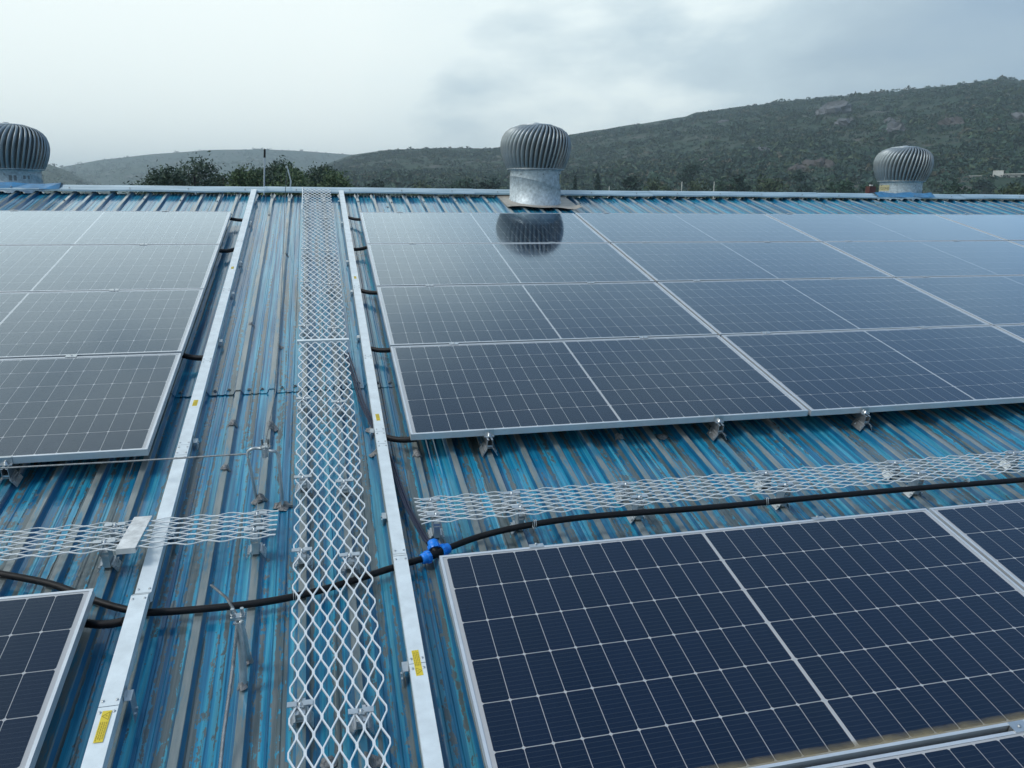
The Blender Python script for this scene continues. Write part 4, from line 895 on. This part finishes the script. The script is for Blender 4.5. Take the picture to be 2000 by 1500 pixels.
def ventilator(xl, yl, zrim_px, label, tilt, seam, sticker, turn):
    """xl, yl: roof frame position; zrim_px: photo row of the dome's lower rim"""
    p = M @ Vector((xl, yl, ZP)) if yl < APY else M @ FM @ Vector((xl, (yl - APY) / math.cos(2 * SLOPE), -0.045))
    sg = 1 if yl < APY else -1; d = math.hypot(p.x - CX, p.y - CY); col = [x for x in range(-200, 2300, 4)]
    px = min(col, key=lambda x: abs(az_of(x) - math.atan2(p.x - CX, p.y - CY))); zr_ = CZ + tan_of(px, zrim_px) * d
    v = thing('turbine_ventilator', label, 'ventilator', T(p.x, p.y, p.z), 'turbine ventilators along the ridge'); zn = zr_ - p.z; R_ = 0.300
    n = 40
    def ring(a, q): x, y = R_ * math.cos(a), R_ * math.sin(a); return seam + tilt[0] * x + tilt[1] * y
    mb = MB(); vs = []; 
    for k in range(n):
        a = 2 * math.pi * k / n; s_ = ring(a, 0); x, y = math.cos(a), math.sin(a)
        vs += [(x * R_, y * R_, s_ - 0.03), (x * R_, y * R_, zn)]
    mb.add(vs, [(2 * k, 2 * ((k + 1) % n), 2 * ((k + 1) % n) + 1, 2 * k + 1) for k in range(n)], True); part('upper_collar', mb, GALVP, v)
    mb = MB(); vs = []
    for k in range(n):
        a = 2 * math.pi * k / n; s_ = ring(a, 0); x, y = math.cos(a), math.sin(a); R2 = R_ + 0.004; zb_ = sg * y * R2 * math.tan(SLOPE) + 0.01
        vs += [(x * (R2 + 0.016), y * (R2 + 0.016), zb_ + 0.012), (x * (R2 + 0.004), y * (R2 + 0.004), zb_ + 0.035), (x * R2, y * R2, zb_ + 0.036), (x * R2, y * R2, s_), (x * (R2 + 0.003), y * (R2 + 0.003), s_ + 0.004), (x * R_, y * R_, s_ + 0.004)]
    mb.add(vs, [(6 * k + q, 6 * ((k + 1) % n) + q, 6 * ((k + 1) % n) + q + 1, 6 * k + q + 1) for k in range(n) for q in range(5)], True); lc = part('lower_collar', mb, GALVP, v)
    for k in range(7):
        a = 2 * math.pi * (k + 0.3) / 7; mb = MB(); mb.box((math.cos(a) * R_, math.sin(a) * R_, zn - 0.05), (0.012, 0.012, 0.012)); part('rivet', mb, DARKST, v)
    mb = MB(); mb.lathe([(R_ + 0.002, -0.02), (R_ + 0.006, 0.0), (0.336, 0.002), (0.340, 0.010), (0.262, 0.012), (0.262, -0.02)], 40, c=(0, 0, zn + 0.004)); part('bearing_ring', mb, GALV, v)
    mb = MB(); mb.lathe([(0.0, 0.030), (0.03, 0.028), (0.045, 0.014), (0.12, 0.012), (0.19, 0.004), (0.215, -0.008), (0.205, -0.014), (0.0, -0.012)], 36, c=(0, 0, zn + 0.512)); part('top_cap', mb, GALV, v)
    mb = MB(); mb.tube([(0, 0, 0.05), (0, 0, zn + 0.5)], 0.018, 8); part('shaft', mb, DARKST, v)
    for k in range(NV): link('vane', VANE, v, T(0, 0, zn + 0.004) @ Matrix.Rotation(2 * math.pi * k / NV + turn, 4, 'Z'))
    if sticker:
        txt, a0, h, pale = sticker; blank = txt == 'blank'; txt = 'CYCLONE' if blank else txt; R3 = R_ + 0.0025; size = h * 0.62
        me = word_mesh(txt, size, R3 + 0.0012, a0, zn - 0.045 - h * 0.78); xs = [math.atan2(q.co.x, -q.co.y) for q in me.vertices]
        w0, w1 = a0 - 0.04, a0 + len(txt) * size * 0.62 / R3 + 0.05; mb = MB(); vs = []
        for i in range(13):
            a = w0 + (w1 - w0) * i / 12; vs += [(R3 * math.sin(a), -R3 * math.cos(a), zn - 0.045 - h), (R3 * math.sin(a), -R3 * math.cos(a), zn - 0.045)]
        mb.add(vs, [(2 * i, 2 * i + 2, 2 * i + 3, 2 * i + 1) for i in range(12)], True); st = part('sticker', mb, YELP, v)
        if not blank: link('lettering', me, st)
        else:
            ib = MB()
            for f0, f1, g0, g1 in ((0.10, 0.42, 0.25, 0.85), (0.52, 0.94, 0.45, 0.85)):
                vs = []
                for i in range(7):
                    a = w0 + (w1 - w0) * (f0 + (f1 - f0) * i / 6); vs += [((R3 + 0.001) * math.sin(a), -(R3 + 0.001) * math.cos(a), zn - 0.045 - h * (1 - gg)) for gg in (g0, g1)]
                ib.add(vs, [(2 * i, 2 * i + 2, 2 * i + 3, 2 * i + 1) for i in range(6)], True)
            part('faded_print', ib, DARKST, st)
    return v, p
V1, p1 = ventilator(2.12, 1.02, 333, 'middle steel turbine ventilator on a beige flashing, reflected in the panels', (-0.26, -0.02), 0.235, ('CYCLONE', 1.02, 0.105, 0), 0.1)
V2, p2 = ventilator(8.31, 2.35, 356, 'right steel turbine ventilator in front of the hill', (0.22, 0.0), 0.36, ('CYCLONE', -2.02, 0.085, 0), 0.05)
V3, p3 = ventilator(-3.89, 2.30, 333, 'left steel turbine ventilator cut by the picture edge', (-0.05, -0.32), 0.40, ('blank', 0.12, 0.10, 0), 0.02)
# beige flashing under the middle ventilator
mb = MB(); nx, ny = 12, 10; x0, x1, y0, y1 = 1.70, 2.56, 0.60, 1.36; vs = []
for j in range(ny + 1):
    for i in range(nx + 1):
        x = x0 + (x1 - x0) * i / nx; y = y0 + (y1 - y0) * j / ny; e = (1 - j / ny)
        if j == 0: y += 0.035 * math.sin(i * 0.9) + 0.06 * (1 - i / nx)
        vs.append((x, y, ZT + 0.006 + 0.020 * e * abs(math.sin(3.0 * i / nx + 0.6)) + (0.03 if i == nx and j < 2 else 0)))
mb.add(vs, [(j * (nx + 1) + i, j * (nx + 1) + i + 1, (j + 1) * (nx + 1) + i + 1, (j + 1) * (nx + 1) + i) for j in range(ny) for i in range(nx)], True)
mb.add([(x, y, z - 0.002) for x, y, z in vs], [((j + 1) * (nx + 1) + i, (j + 1) * (nx + 1) + i + 1, j * (nx + 1) + i + 1, j * (nx + 1) + i) for j in range(ny) for i in range(nx)], True)
part('flashing', mb, FLASH, V1, V1.matrix_world.inverted() @ M)
for V_, xc, w in ((V2, 7.50, 0.46), (V3, -3.72, 0.62)):
    mb = MB(); vs = []
    for i in range(9):
        x = xc - w + 2 * w * i / 8; e = 0.010 * math.sin(i * 1.7)
        vs += [(x, APY - 0.142 + e, APZ + 0.030), (x, APY - 0.02, APZ + 0.066 + e), (x, APY + 0.16, APZ + 0.0)]
    mb.add(vs, [(3 * i + q, 3 * i + 3 + q, 3 * i + 4 + q, 3 * i + 1 + q) for i in range(8) for q in range(2)]); part('flashing', mb, FLASHBLUE, V_, V_.matrix_world.inverted() @ M)
# rusty box beside the right ventilator
q = M @ Vector((un(1713, 380, -0.05)[0] + 0.14, APY + 0.22, APZ)); mb = MB(); BX = thing('rusty_box', 'small rusty junction box just left of the right ventilator', 'box', T(*q) )
mb.box((0, 0, 0.03), (0.10, 0.09, 0.13)); part('body', mb, RUST, BX); mb = MB(); mb.box((0, 0, 0.11), (0.035, 0.035, 0.018)); part('cap', mb, WHITEW, BX)

# ------------------------------------------------------------------ haze
mb = MB(); mb.span((-4600, -3100, -1.0), (4600, 4700, 172)); hz = part('haze', mb, MAT['backsheet']); hz.data.materials.clear()
hm = bpy.data.materials.new('haze_air'); hm.use_nodes = True; t = hm.node_tree; t.nodes.clear()
pv = N(t, 'ShaderNodeVolumePrincipled'); pv.inputs['Color'].default_value = (0.78, 0.91, 1.0, 1); pv.inputs['Density'].default_value = 0.00034; pv.inputs['Anisotropy'].default_value = 0.2
ou = N(t, 'ShaderNodeOutputMaterial'); t.links.new(pv.outputs[0], ou.inputs['Volume']); hz.data.materials.append(hm)
tag(hz, 'thin grey blue haze lying over the land', 'haze', kind='stuff')
